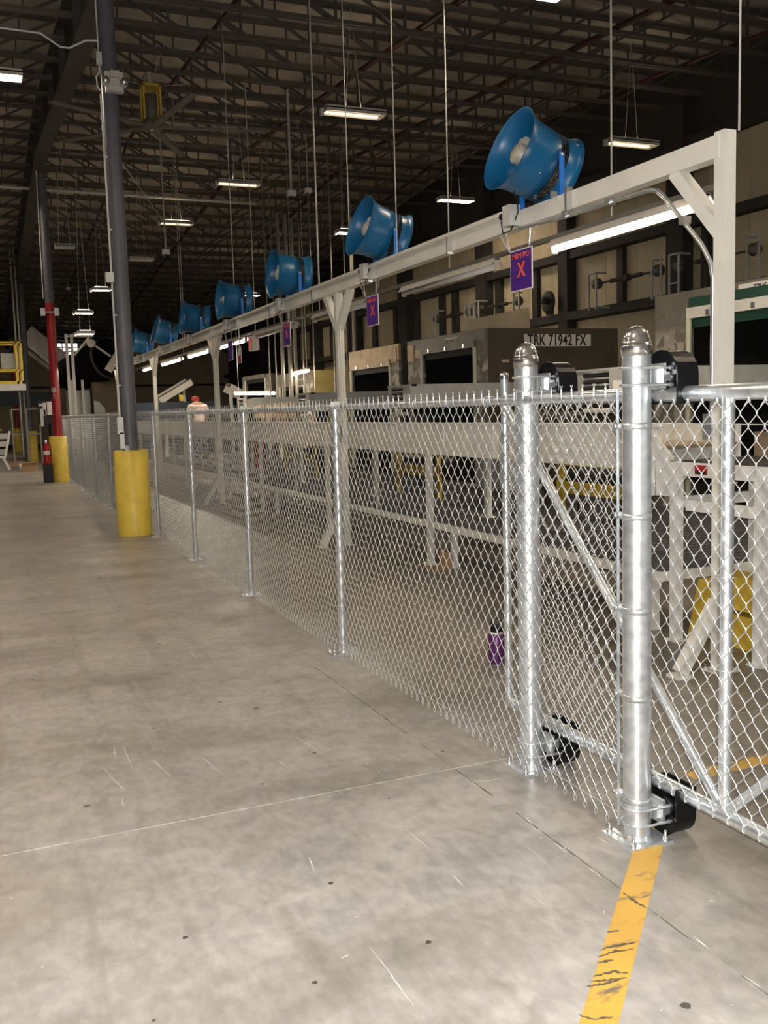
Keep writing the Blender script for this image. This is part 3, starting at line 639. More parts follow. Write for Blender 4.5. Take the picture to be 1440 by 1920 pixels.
MB().span((3.15, 19.75, 3.05), (3.25, 20.2, 3.36)).build('housing', 'paper', t); MB().span((3.14, 19.95, 3.07), (3.15, 20.2, 3.34)).build('face', 'redglow', t); MB().tube([(3.2, 20, 3.36), (3.2, 20, 3.404)], .02, 6).build('stem', 'cond', t)
# ================================================================== LAMPS
XS = 3.2
ch = thing('lamp_channel', 'long dark steel channel hung on rods above the strip lights', 'lamp rail', (XS, 6, 3.42))
MB().span((XS-.03, 6.1, 3.405), (XS+.03, 36, 3.45)).build('channel', 'greyhead', ch)
for (px, py) in ((1147, 430), (843, 510), (600, 600), (480, 640), (345, 680)):
    yy = float(on(px, py, x=XS)[1]); MB().tube([(XS, yy, 3.44), (XS, yy, zb(yy)+.8)], .009, 6).build('hanger_rod', 'cond', ch)
def strip_light(ya, yb, lit, label):
    t = thing('strip_light', label, 'tube light', (XS, (ya+yb)/2, 3.25), 'strip lights under the lamp channel')
    MB().prism([(3.4, XS-.035), (3.4, XS+.035), (3.33, XS+.085), (3.325, XS+.085), (3.385, XS+.03), (3.385, XS-.03), (3.325, XS-.085), (3.33, XS-.085)], 'y', ya, yb).build('reflector', 'fixt', t)
    MB().span((XS-.035, ya, 3.385), (XS+.035, yb, 3.405)).build('housing', 'fixt', t)
    MB().lathe([(0, ya+.03), (.036, ya+.03), (.036, yb-.03), (0, yb-.03)], (XS, 0, 3.315), axis='y', n=14).build('tube', 'lamp' if lit else 'off', t)
    for yy in (ya+.015, yb-.015): MB().box((XS, yy, 3.33), (.06, .025, .12)).build('socket', 'fixt', t)
SL = [(6.29, 8.52, 1), (9.67, 12.25, 0), (13.55, 16.0, 0), (17.07, 19.72, 0), (20.6, 21.5, 1), (22.0, 23.4, 1), (24.13, 26.61, 1), (27.72, 30.69, 1), (32.15, 34.31, 1)]
SLN = ['lit strip light hanging beside the braced end post', 'unlit white strip light between the two MEM PO X signs', 'unlit white strip light behind the first Y-braced post', 'unlit white strip light behind the purple S sign', 'short lit strip light next to the red box sign', 'short lit strip light behind the dark purple sign', 'lit strip light just past the second Y-braced post', 'lit strip light between the second and third Y-braced posts', 'most distant lit strip light on the lamp channel']
for (a, b, l), nm in zip(SL, SLN): strip_light(a, b, l, nm)
for (p, q_, k, lb) in (((440, 738), (515, 738), 'y', 'lit tube light over the stacked pallets at the loading bays'), ((550, 702), (578, 695), 'x', 'small lit tube light over the olive truck box')):
    a, b = (on(*p, y=26.), on(*q_, y=26.)) if k == 'y' else (on(*p, x=5.9), on(*q_, x=5.9)); a, b = Vector(a), Vector(b)
    t = thing('bay_light', lb, 'tube light', tuple((a+b)/2)); MB().tube([a, b], .035, 10).build('tube', 'lamp', t); MB().bar(a+Vector((0, 0, .055)), b+Vector((0, 0, .055)), .09, .04).build('housing', 'fixt', t)
    for c in (a.lerp(b, .1), a.lerp(b, .9)): MB().tube([c+Vector((0, 0, .06)), (c.x, c.y, zb(c.y)+.8)], .008, 5).build('hanger_rod', 'cond', t)
def high_bay(xc, yc, z, mode, label, L=1.15, group='ceiling lamps'):
    t = thing('ceiling_lamp', label, 'ceiling lamp', (xc, yc, z), group); h = L/2
    MB().prism([(xc-h, z+.03), (xc-h, z+.085), (xc-h+.02, z+.1), (xc+h-.02, z+.1), (xc+h, z+.085), (xc+h, z+.03)][::-1], 'y', yc-.17, yc+.17) if 0 else None
    MB().span((xc-h, yc-.17, z+.05), (xc+h, yc+.17, z+.1)).build('housing', 'fixt', t)
    for s in (-1, 1):
        MB().box((xc, yc+s*.165, z+.035), (L, .01, .07)).build('reflector', 'fixt', t); MB().box((xc+s*(h-.005), yc, z+.035), (.01, .33, .07)).build('end_cap', 'fixt', t)
        for e in ((-1, 1) if mode == 'bright' else (1,)): MB().span((xc-h+.06, yc+s*.11-.035+(0 if e == 1 else -s*.05), z+.02), (xc+h-.06, yc+s*.11+.03+(0 if e == 1 else -s*.05), z+.05)).build('tube', {'bright': 'lamp', 'soft': 'lampdim', 'off': 'off'}[mode], t)
    for s in (-1, 1): MB().tube([(xc+s*.15, yc, z+.1), (xc, yc, zb(yc)+.75)], .006, 4).build('hanger_wire', 'cond', t)
    if mode != 'off': MB().span((xc-h+.1, yc-.03, z+.1), (xc+h-.1, yc+.03, z+.13)).build('added_uplight_strip', 'roofglow', t)  # extra glowing strip above the housing, added to light the roof
    if mode != 'off': MB().box((xc-h-.04, yc, z+.0), (.06, .08, .12)).build('sensor', 'fixt', t)
def lamp_px(a, b, mode, label, z=None):
    if z is None:
        p, q_ = on(*a, z=7.), on(*b, z=7.); l = np.linalg.norm(p-q_); z = HC+(7.-HC)*1.15/l
    p, q_ = on(*a, z=z), on(*b, z=z); c = (p+q_)/2; L = min(1.3, max(.5, float(np.linalg.norm(p-q_))))
    z = min(z, zb(float(c[1]))-.2); high_bay(float(c[0]), float(c[1]), z, mode, label, L)
lamp_px((608, 210), (717, 222), 'soft', 'flat ceiling lamp with warm glowing edges, hung above the second blue fan')
lamp_px((408, 345), (487, 349), 'soft', 'flat ceiling lamp with warm glowing edges, hung beside the big ceiling fan', 7.5)
lamp_px((1136, 270), (1231, 275), 'soft', 'flat ceiling lamp with warm glowing edges, hung near the dock wall')
lamp_px((820, 377), (888, 378), 'bright', 'brightly lit ceiling lamp hung near the dock wall', 7.4)
lamp_px((300, 420), (362, 422), 'soft', 'flat dim ceiling lamp beside the drop cord below the big ceiling fan', 7.5)
lamp_px((632, 437), (668, 439), 'bright', 'bright ceiling lamp hung far behind the second blue fan', 6.4)
lamp_px((172, 545), (208, 545), 'bright', 'bright ceiling lamp far behind the dark grey column', 5.9)
lamp_px((140, 588), (175, 588), 'bright', 'bright ceiling lamp far behind the red column', 5.1)
lamp_px((145, 627), (175, 627), 'bright', 'bright lamp over the black chute mouth', 4.2)
lamp_px((242, 489), (288, 489), 'off', 'unlit ceiling lamp seen far past the dark grey column', 6.6)
lamp_px((105, 465), (138, 467), 'off', 'unlit ceiling lamp with a box on top beyond the red column', 6.2)
high_bay(-1.87, 16.45, 7.0, 'bright', 'bright ceiling lamp on the aisle side of the girder'); high_bay(-2.6, 27.0, 7.6, 'bright', 'bright ceiling lamp over the aisle by the red column')
for k, (x, y) in enumerate([(3.9, 10.2), (-3.5, 9.5), (-3.5, 5.6), (10.2, 8.0), (-8.5, 16.5), (-8.5, 27), (-3, 37), (4.0, 3.0), (-3.5, 1.5), (-8.5, 6), (10.2, 3.0), (-3, 48), (8.5, 40)]):  # most of these lamps are added outside the view to light the hall
    high_bay(x, y, zb(y)-1.15, 'bright', 'bright ceiling lamp among the roof trusses, one of a set mostly added out of view', group='bright hall lamps, mostly added out of view')
# ================================================================== TRUCK BAYS
XF, XBK, ZT_ = 6.5, 9.5, 3.15
def truck_bay(y0, y1, o0, o1, label, head='greyhead', lip='greyhead', ztop=ZT_, zop=2.86, side='truck', green=False, letters=None, xb=XBK, jl='jamb'):
    t = thing('truck_box', label, 'truck box', (XF, (y0+y1)/2, 0)); zf = .9
    for (ya, yb) in ((y0, y0+.05), (y1-.05, y1)): MB().span((XF+.06, ya, 0), (xb, yb, ztop)).build('side_wall', side, t)
    MB().span((XF+.06, y0, ztop), (xb, y1, ztop+.04)).build('roof', side, t); MB().span((XF+.06, y0+.05, zf-.1), (xb, y1-.05, zf)).build('floor', 'truckshade', t)
    MB().span((xb-.05, y0+.05, zf), (xb, y1-.05, ztop)).build('back_wall', 'truckshade', t)
    for (ya, yb) in ((y0+.051, y0+.07), (y1-.07, y1-.051)): MB().span((XF+.06, ya, zf), (xb-.06, yb, ztop-.01)).build('shade_lining', 'truckshade', t)  # dark inner sheets: shade of the box inside put into their colour
    MB().span((XF+.06, y0+.07, ztop-.03), (xb-.06, y1-.07, ztop-.01)).build('shade_lining', 'truckshade', t)
    MB().span((XF, y0, zop+.12), (XF+.06, y1, ztop+.04)).build('header', head, t)
    l = MB().span((XF-.05, o0-.02, zop), (XF+.05, o1+.02, zop+.14)).build('roller_door', lip, t)
    for k in range(3): MB().box((XF-.055, o0+(o1-o0)*(k+.5)/3, zop+.05), (.02, .06, .07)).build('latch', 'steel', l)
    MB().span((XF+.02, o0, zop-.12), (XF+.05, o1, zop)).build('door_edge', 'green' if green else 'truckshade', t)
    if green: MB().span((XF-.03, o0, zop+.14), (XF+.02, o1, zop+.27)).build('green_strip', 'green', t)
    MB().span((XF, y0, 0), (XF+.06, o0, zop+.12)).build('jamb', jl, t); MB().span((XF, o1, 0), (XF+.06, y1, zop+.12)).build('jamb', jl, t)
    for ya in (o0, o1): MB().tube([(XF-.02, ya, .3), (XF-.02, ya, zop)], .04, 8).build('door_track', 'plastic', t)
    return t
b1 = truck_bay(7.27, 11.05, 7.97, 10.33, 'grey truck box with green door strips lettered TRK 70182', green=True, lip='cream', zop=2.82)
p, q_ = on(1386, 533, x=XF), on(1386, 555, x=XF)
sg = MB().span((XF-.012, p[1]-1.25, 3.0), (XF, p[1], 3.15)).build('number_plate', 'signw', b1); words('TRK 70182 FX', 'signb', (XF-.014, p[1]-.62, 3.075), .085, (0, -1, 0), (0, 0, 1), b1, sx=.95, bold=.016)
b2 = truck_bay(15.93, 19.41, 16.3, 18.64, 'brown truck box lettered TRK 71942 FX on its side wall')
p, q_ = on(982, 627, y=15.93), on(1107, 649, y=15.93)
MB().span((p[0], 15.918, q_[2]), (q_[0], 15.93, p[2])).build('number_plate', 'signw', b2)
words('TRK 71942 FX', 'signb', ((p[0]+q_[0])/2-.02, 15.914, (p[2]+q_[2])/2-.005), .2, (1, 0, 0), (0, 0, 1), b2, sx=.72, bold=.02)
p = on(847, 641, x=XF); MB().span((XF-.012, p[1]-.27, p[2]-.1), (XF, p[1]+.27, p[2]+.09)).build('number_plate', 'signgrey', b2); words('TRK 71942 FX', 'signb', (XF-.014, p[1], p[2]), .075, (0, -1, 0), (0, 0, 1), b2, sx=.8, bold=.01)
MB().span((XF+.35, 15.9, 2.55), (XF+.5, 15.93, 2.6)).build('side_marker', 'signgrey', b2)
MB().span((7.6, 16.2, 3.2), (7.65, 18.6, 3.6)).build('roof_board', 'wallpanel', b2)
b3 = truck_bay(19.9, 23.0, 20.35, 22.8, 'truck box with a tan taped header next to the TRK 71942 FX box', head='tape', lip='tape', zop=2.72)
MB().span((XF-.02, 20.0, 2.78), (XF, 20.3, 3.12)).build('bumper_pad', 'tape', b3); MB().span((XF-.02, 19.05, 2.75), (XF, 19.38, 3.1)).build('bumper_pad', 'tape', b2); MB().span((XF-.02, 18.7, 2.8), (XF, 18.98, 2.98)).build('bumper_pad', 'tape', b2)
b4 = truck_bay(26.05, 29.5, 26.6, 29.0, 'distant truck box with an olive yellow side wall', side='olive', ztop=2.85, zop=2.5)
p = on(567, 717, x=XF); MB().span((XF-.012, p[1]-.35, p[2]-.12), (XF, p[1]+.35, p[2]+.12)).build('number_plate', 'signgrey', b4)
truck_bay(30.2, 33.6, 30.6, 33.1, 'dark truck box farthest along the dock row', ztop=2.95)
# torsion shafts of the dock doors on the wall
for k, (ya, yb) in enumerate([(14.89, 16.89), (17.77, 19.88), (23.79, 25.83), (26.69, 28.75)]):
    t = thing('door_lift', 'overhead door spring shaft on the dock wall, %s from the green striped truck box' % ORD[k], 'door hardware', (11.9, (ya+yb)/2, 4.13), 'door springs on the dock wall')
    MB().tube([(11.9, ya-.2, 4.63), (11.9, yb+.2, 4.63)], .02, 8).build('shaft', 'walldark', t)
    MB().tube([(11.9, ya+.5, 4.63), (11.9, yb-.45, 4.63)], .05, 10).build('spring', 'walldark', t)
    MB().box((11.9, (ya+yb)/2, 4.63), (.14, .16, .14)).build('center_bracket', 'walldark', t)
    for yy, s in ((ya, -1), (yb, 1)):
        MB().span((11.8, yy-.02, 4.03), (12.195, yy+.02, 4.08)).build('wall_bracket', 'greym', t)
        MB().lathe([(0, -.06), (.13, -.06), (.09, 0), (.13, .06), (0, .06)], (11.9, yy+s*.1, 4.63), axis='y', n=18).build('cable_drum', 'greyhead', t)
        r = MB().span((11.78, yy-.02, 4.0), (11.82, yy+.02, 4.88)).span((11.78, yy-.02, 4.86), (12.1, yy+.02, 4.9)).span((11.78, yy+s*.3-.02, 4.0), (11.82, yy+s*.3+.02, 4.88)).span((11.78, min(yy, yy+s*.3), 4.25), (11.82, max(yy, yy+s*.3), 4.28)).span((11.78, min(yy, yy+s*.3), 4.86), (11.82, max(yy, yy+s*.3), 4.9)); r.build('track', 'greym', t)
# round fan on the dock wall girt
pf = on(1025, 592, x=12.0)
t = thing('wall_fan', 'round caged fan standing on the dock wall girt above the TRK 71942 FX box', 'fan', (12.15, float(pf[1]), 4.13))
MB().lathe([(.0, -.08), (.2, -.07), (.3, -.02), (.3, .03), (.2, .08), (0, .09)], (12.05, pf[1], 4.46), axis='x', n=24).build('cage', 'walldark', t); MB().lathe([(0, -.28), (.09, -.26), (.1, -.1), (0, -.08)], (12.05, pf[1]-.12, 4.48), axis='x', n=14).build('motor', 'walldark', t); MB().box((12.1, pf[1], 4.2), (.1, .25, .14)).build('stand', 'walldark', t)
# ================================================================== CONVEYOR LINE BEHIND THE FENCE
XC = 2.27; YC0, YC1 = 5.72, 31.0
cv = thing('belt_conveyor', 'long cream sided belt conveyor on legs running behind the fence', 'conveyor', (XC, 12, 0))
yy = YC0
while yy < YC1:
    y2 = min(yy+2.42, YC1); pl = MB().span((XC, yy+.004, 1.235), (XC+.03, y2-.004, 1.56)).build('side_panel', 'cream', cv)
    MB().span((XC-.012, yy-.0+.03, 1.25), (XC, yy+.1, 1.545)).build('seam_strip', 'white', pl); MB().span((XC-.012, yy+1.1, 1.36), (XC, yy+1.2, 1.545)).build('seam_strip', 'white', pl)
    MB().span((XC-.02, yy, 1.56), (XC+.06, y2, 1.585)).build('top_lip', 'cream', cv)
    MB().span((XC+.75, yy+.004, 1.235), (XC+.78, y2-.004, 1.56)).build('side_panel', 'cream', cv)
    yy = y2
MB().span((XC+.03, YC0, 1.40), (XC+.75, YC1, 1.42)).build('belt', 'belt', cv)
for yy in (9.64, 13.0, 16.5, 19.8, 23.1, 26.5, 29.8):
    for xx in (XC+.0, XC+.74):
        zf_ = 0. if xx < XC+.1 else .479
        l = MB().span((xx-.03, yy-.035, zf_+.012), (xx+.03, yy+.035, 1.235)).build('leg', 'cream', cv); MB().box((xx+(.0 if zf_ else -.01), yy, zf_+.006), (.12, .18, .012)).build('foot_plate', 'cream', l)
    MB().span((XC-.02, yy+1.5, .5), (XC+.02, yy+1.53, 1.235)).build('tie_rod', 'cond', cv)
pf_ = thing('work_platform', 'low steel grating platform with a cream edge rail behind the fence', 'platform', (3.6, 12, .42))
MB().span((XC-.06, 5.65, .43), (XC-.03, YC1, .5)).build('edge_rail', 'cream', pf_); MB().span((XC-.06, 5.62, .43), (5.3, 5.65, .5)).build('edge_rail', 'cream', pf_)
m = MB()
for k in range(180): m.span((XC-.0+.035, 5.67+k*.14, .455), (5.3, 5.69+k*.14, .475))
for k in range(24): m.span((XC+.04+k*.128, 5.64, .45), (XC+.05+k*.128, YC1, .478))
gr = m.build('grating', 'grate', pf_); gr['kind'] = 'stuff'
for yy in np.arange(5.9, YC1, 3.35):
    for xx in (XC+.1, 5.2): MB().span((xx-.03, yy-.03, 0), (xx+.03, yy+.03, .45)).build('leg', 'cream', pf_)
# things standing on the platform under the belt
def crate(name, label, cat, c, d, m_, z0, extra=None):
    t = thing(name, label, cat, (c[0], c[1], z0)); x, y = c; a, b, h = d
    MB().span((x-a/2, y-b/2, z0), (x+a/2, y+b/2, z0+h*.9)).build('body', m_, t); MB().span((x-a/2-.02, y-b/2-.02, z0+h*.9), (x+a/2+.02, y+b/2+.02, z0+h)).build('lid', m_, t); return t
def drive(label, yc, x=3.75, w_=1.3):
    t = thing('conveyor_drive', label, 'machine', (x, yc, .48)); z = .78
    MB().span((x-.18, yc-w_/2, z), (x-.14, yc+w_/2, z+.13)).build('rail', 'yellowsteel', t); MB().span((x-.18, yc-w_/2, z+.3), (x-.14, yc+w_/2, z+.42)).build('rail', 'yellowsteel', t)
    for s in (-1, 1): MB().span((x-.17, yc+s*(w_/2-.05)-.05, .48), (x-.13, yc+s*(w_/2-.05)+.05, z+.34)).build('upright', 'yellowsteel', t)
    MB().lathe([(0, -w_/2+.1), (.12, -w_/2+.1), (.12, w_/2-.1), (0, w_/2-.1)], (x+.05, yc, z+.2), axis='y', n=18).build('drum', 'roller', t)
drive('yellow framed drive drum under the belt by the gate tail', 8.35, 3.7, 1.3); drive('yellow framed drive drum under the belt near the first Y-braced post', 12.7, 3.7, 1.5); drive('yellow framed drive drum under the belt near the second Y-braced post', 18.2, 3.7, 2)
crate('control_box', 'pale grey control cabinet on the platform under the belt', 'cabinet', (3.5, 10.2), (.35, .6, .42), 'greym', .76)
o = MB().span((3.35, 9.7, .70), (3.65, 11.0, .755)).span((3.36, 9.72, .48), (3.4, 9.76, .7)).span((3.36, 10.94, .48), (3.4, 10.98, .7)).span((3.6, 9.72, .48), (3.64, 9.76, .7)).span((3.6, 10.94, .48), (3.64, 10.98, .7)).build('stand', 'grate'); tag(o, 'low steel stand holding the pale grey control cabinet', 'stand')
# extendable truck loaders
def loader(yc, label, ztop=2.12):
    x = 4.0; t = thing('truck_loader', label, 'conveyor', (x, yc, .48), 'extendable truck loaders')
    for s in (-1, 1): MB().span((x, yc+s*.4-.06, 1.78), (x+2.3, yc+s*.4+.06, ztop)).build('side_plate', 'greym', t)
    MB().span((x-.02, yc-.46, ztop-.03), (x+.1, yc+.46, ztop)).build('top_plate', 'greym', t); MB().span((x-.03, yc-.48, 1.76), (x+.0, yc-.2, ztop-.02)).build('cover', 'greym', t)
    MB().span((x-.035, yc-.43, 1.84), (x-.03, yc-.27, 1.98)).build('data_plate', 'paper', t)
    for k in range(4): MB().tube([(x+.03, yc-.2, 1.84+k*.07), (x+.03, yc+.36, 1.84+k*.07)], .026, 10).build('roller', 'roller', t)
    for k in range(3): MB().tube([(x+.05, yc-.2, 1.66), (x+.05, yc+.36, 1.66)], .03, 10).build('roller', 'cream', t) if k == 0 else None
    MB().span((x+.3, yc-.1, .48), (x+.5, yc+.1, 1.78)).build('pedestal', 'walldark', t); MB().span((x+.1, yc-.34, 1.74), (x+2.3, yc+.34, 1.8)).build('belt', 'belt', t)
    return t
l1 = loader(8.85, 'grey truck loader with four dark rollers facing the green striped truck box'); loader(14.28, 'grey truck loader in front of the TRK 71942 FX box')
loader(19.2, 'grey truck loader in front of the tan headed truck box'); loader(24.2, 'grey truck loader in front of the olive truck box')
p, q_ = on(1008, 776, x=4.0), on(1088, 795, x=4.0)
t = thing('lane_sign', 'low grey board lettered TRUCK ONLY beside the truck loader', 'sign', (4.0, 9.7, .48))
MB().span((4.0, q_[1], 1.47), (4.03, p[1], 1.66)).build('board', 'greyhead', t); [MB().span((4.03, yy-.02, .48), (4.06, yy+.02, 1.6)).build('leg', 'walldark', t) for yy in (q_[1]+.1, p[1]-.1)]; words('TRUCK ONLY', 'signb', (3.998, (p[1]+q_[1])/2, 1.565), .085, (0, -1, 0), (0, 0, 1), t, sx=1.2, bold=.02)
# pallets leaning in a row past the second loader
pal = None
for k in range(6):
    t = thing('wood_pallet', 'wooden pallet standing on edge, %s of the row beyond the truck loaders' % ['first', 'second', 'third', 'fourth', 'fifth', 'sixth'][k], 'pallet', (4.1, 20.3+k*.62, 1.42), 'pallets beyond the loaders')
    y0 = 20.3+k*.62
    for j in range(3): MB().span((4.1, y0-.22, 1.42+j*.2), (4.2, y0+.22, 1.52+j*.2)).build('board', 'wood', t)
    for s in (-1, 1): MB().span((4.2, y0+s*.18-.04, 1.42), (4.26, y0+s*.18+.04, 1.95)).build('runner', 'wood', t)
t = MB().span((3.9, 19.9, 1.36), (4.5, 23.8, 1.42)).span((4.1, 20.1, .48), (4.2, 20.2, 1.36)).span((4.1, 23.5, .48), (4.2, 23.6, 1.36)).span((4.4, 20.1, .48), (4.45, 20.2, 1.36)).span((4.4, 23.5, .48), (4.45, 23.6, 1.36)).build('shelf_table', 'greym'); tag(t, 'grey steel shelf holding the row of wooden pallets', 'table')
# end table at the head of the line
et = thing('roller_table', 'cream framed roller table at the end of the belt by the braced post', 'table', (2.3, 4.9, 0))
MB().span((2.26, 3.6, 1.215), (2.32, 5.6, 1.31)).build('side_rail', 'white', et); MB().span((3.0, 3.6, 1.215), (3.06, 5.6, 1.31)).build('side_rail', 'white', et); MB().span((2.32, 5.53, 1.215), (3.0, 5.6, 1.31)).build('end_rail', 'white', et)
for k in range(22): MB().tube([(2.32, 3.66+k*.088, 1.295), (3.0, 3.66+k*.088, 1.295)], .03, 8).build('roller', 'roller', et)
MB().span((3.06, 3.6, 1.31), (3.1, 5.6, 1.5)).build('back_board', 'belt', et)
for (xx, yy) in ((2.29, 5.55), (2.29, 4.73), (3.03, 5.55), (3.03, 4.73), (2.29, 3.7), (3.03, 3.7)):
    l = MB().span((xx-.034, yy-.034, .012), (xx+.034, yy+.034, 1.215)).build('leg', 'white', et); MB().box((xx, yy, .006), (.12, .12, .012)).build('foot_plate', 'white', l)
for yy in (5.55, 4.73): MB().span((2.33, yy-.02, .98), (3.0, yy+.02, 1.06)).build('cross_rail', 'white', et)
MB().span((2.33-.0, 4.78, .96), (2.36, 5.5, 1.04)).build('cross_rail', 'white', et)
c = MB().span((2.255, 5.2, 1.235), (2.26, 5.32, 1.3)).build('warning_label', 'red', et); MB().span((2.25, 5.21, 1.24), (2.2545, 5.31, 1.258)).build('label_band', 'signb', c)
ck = thing('chute_guard', 'cream sheet-metal guard with a sloped lip between belt and roller table', 'guard', (2.27, 5.66, 1.05))
MB().prism([(5.72, 1.06), (5.62, 1.06), (5.62, 1.34), (5.72, 1.45)][::-1], 'x', 2.24, 2.29).build('plate', 'white', ck); MB().bar((2.26, 5.9, 1.6), (2.26, 5.56, 1.33), .03, .03).build('lip', 'cream', ck); MB().lathe([(0, 0), (.06, 0), (.06, .03), (.03, .04), (0, .04)], (2.2, 5.78, 1.2), axis='x', n=16).build('knob', 'steel', ck); MB().span((2.2, 5.72, 1.06), (2.235, 5.84, 1.33)).build('cover', 'cream', ck)
for k, (z, lb) in enumerate(((0, 'lower yellow steel guard beam under the roller table'), (.27, 'upper yellow steel guard beam under the roller table'))):
    o = MB().prism([(2.48, z+.01), (3.3, z+.01), (3.3, z+.24), (2.52, z+.24)][::-1], 'y', 4.85, 5.35) if 0 else MB().span((2.5, 4.7, z), (2.72, 5.42, z+.235)).span((2.72, 4.72, z+.02), (2.76, 5.4, z+.215)); tag(o.build('guard_beam', 'yellowsteel'), lb, 'guard beam')
    if k == 0:
        sp = MB()
        for yy in (4.8, 5.3): sp.span((2.52, yy-.05, .235), (2.7, yy+.05, .27))
        s_ = sp.build('spacer', 'walldark', D.objects['guard_beam'])
o = MB().prism([(2.78, 0), (3.4, 0), (3.4, .52), (2.86, .52)][::-1], 'y', 5.0, 5.4) if 0 else None
t = MB().add([(2.42, 5.5, 0), (2.95, 5.5, 0), (2.95, 5.58, 0), (2.42, 5.58, 0), (2.52, 5.5, .43), (2.95, 5.5, .43), (2.95, 5.58, .43), (2.52, 5.58, .43)], [(0, 1, 5, 4), (1, 2, 6, 5), (2, 3, 7, 6), (3, 0, 4, 7), (4, 5, 6, 7), (0, 3, 2, 1)]).build('guard_plate', 'yellowsteel'); tag(t, 'slanted yellow steel guard plate behind the cream table leg', 'guard')
# ================================================================== HANGING RODS, DROP CORDS, PIPES
for (px, py) in ((1381, 247), (742, 490), (655, 528), (597, 550), (440, 607), (345, 643)):
    yy = float(on(px, py, x=XB)[1]); o = MB().tube([(XB+.02, yy, BT+.0), (XB+.02, yy, zb(yy)+.8)], .007, 6).build('hanger_rod', 'cond', ceiling)
def drop(px, py, yv, r, label, boxm='paper', s=.11):
    p = on(px, py, y=yv); t = thing('hanging_outlet', label, 'outlet', (float(p[0]), yv, float(p[2]))); z1 = zb(yv)+.05
    MB().tube([(p[0], yv, p[2]), (p[0], yv, z1)], r, 8).build('pipe', 'cond', t); MB().box((p[0], yv, p[2]-.03), (s*1.5, s*1.3, s)).build('end_box', boxm, t); MB().lathe([(0, -.1), (.03, -.08), (.03, -.03)], (p[0], yv, p[2]-.02), n=10).build('outlet', 'rubber', t)
drop(546, 360, 20., .03, 'pale drop pipe with a square box at its end hanging behind the fans'); drop(311, 470, 24., .02, 'thin drop pipe with a small end box beside the dark grey column'); drop(577, 355, 24., .015, 'short drop pipe ending in a small box near the square-ended drop pipe')
drop(128, 540, 44., .02, 'small drop pipe far past the red column')
t = thing('drop_brace', 'thin diagonal stay from the dark grey column to the drop pipe', 'stay wire', tuple(float(v) for v in on(230, 300, y=15.)))
a = Vector((-.26+.1, 14.6, float(on(230, 300, y=14.6)[2]))); b = Vector(on(304, 412, y=24.)); MB().tube([a, b], .009, 5).build('wire', 'cond', t)
for k, (px, r) in enumerate(((531, .05), (545, .06), (556, .05), (506, .018), (518, .018), (570, .03), (590, .02), (628, .025), (652, .02), (666, .05))):
    p = on(px, 700, y=25.2+.3*(k % 3)); yv = 25.2+.3*(k % 3); o = MB().tube([(p[0], yv, 0), (p[0], yv, 7.0 if r >= .03 else zb(yv)+.75)], r, 8).build('riser_pipe', 'greyhead')
    tag(o, ['stout pale riser pipe of the close trio by the dock', 'thin pale riser conduit standing near the dock row'][0 if r >= .05 and k < 3 else 1], 'pipe', ['riser pipes in a trio', 'thin riser conduits'][0 if r >= .05 and k < 3 else 1])
p = [tuple(on(x, y, y=30.)) for x, y in ((-40, 347), (480, 382))]; tag(MB().tube(p, .05, 8).build('cross_pipe', 'cond'), 'pale pipe running level across the hall behind the red column', 'pipe')
p = [tuple(on(x, y, y=14.36)) for x, y in ((-60, 46), (0, 52), (75, 62), (90, 72), (113, 88), (130, 90), (160, 76), (183, 76))]; tag(MB().tube(p, .014, 8).build('bent_conduit', 'condw'), 'thin white conduit dipping under the girder to the dark grey column', 'conduit')
q_ = [tuple(on(x, y, y=27.85)) for x, y in ((61, 275), (66, 290), (81, 560))]; tag(MB().tube(q_, .014, 8).build('bent_conduit', 'condw'), 'thin conduit bending down beside the red column', 'conduit')
t = thing('column_boxes', 'pair of pale boxes strapped to the red column', 'electrical box', (-.24, 27.95, 4.5))
for px in (80, 106): p = on(px, 585, y=27.95); MB().box((p[0], 27.95, p[2]), (.12, .1, .2)).build('box', 'box', t)
MB().tube([tuple(on(80, 585, y=27.93)), tuple(on(106, 585, y=27.93))], .02, 6).build('strap', 'box', t)
# ---- big ceiling fan
hx, hy, hz = [float(v) for v in on(285, 238, z=7.35)]
t = thing('ceiling_fan', 'big slow ceiling fan with a yellow motor cage hung from the roof trusses', 'ceiling fan', (hx, hy, hz))
MB().tube([(hx, hy, hz+.75), (hx, hy, zb(hy)+.05)], .05, 10).build('down_rod', 'cond', t)
for s in (-1, 1):
    for e in (-1, 1): MB().span((hx+s*.16-.02, hy+e*.16-.02, hz+.1), (hx+s*.16+.02, hy+e*.16+.02, hz+.75)).build('cage_post', 'yellowsteel', t)
MB().span((hx-.18, hy-.18, hz+.72), (hx+.18, hy+.18, hz+.77)).build('cage_top', 'yellowsteel', t); MB().lathe([(0, .12), (.12, .12), (.12, .6), (0, .6)], (hx, hy, hz), n=18).build('motor', 'greyhead', t)
MB().lathe([(0, -.06), (.2, -.05), (.22, 0), (.2, .08), (0, .08)], (hx, hy, hz), n=20).build('hub', 'greyhead', t); MB().lathe([(0, -.09), (.07, -.07), (.07, -.05)], (hx, hy, hz), n=14).build('hub_cap', 'steel', t)
for k in range(5):
    a = -.15+k*2*math.pi/5; MB().bar((hx+.2*math.cos(a), hy+.2*math.sin(a), hz), (hx+2.2*math.cos(a), hy+2.2*math.sin(a), hz), .16, .025).build('blade', 'greyhead', t)
for k in range(3):
    a = .6+k*2.09; MB().tube([(hx, hy, hz+.75), (hx+1.1*math.cos(a), hy+1.33*math.sin(a), zb(hy)+.1)], .008, 5).build('guy_wire', 'cond', t)
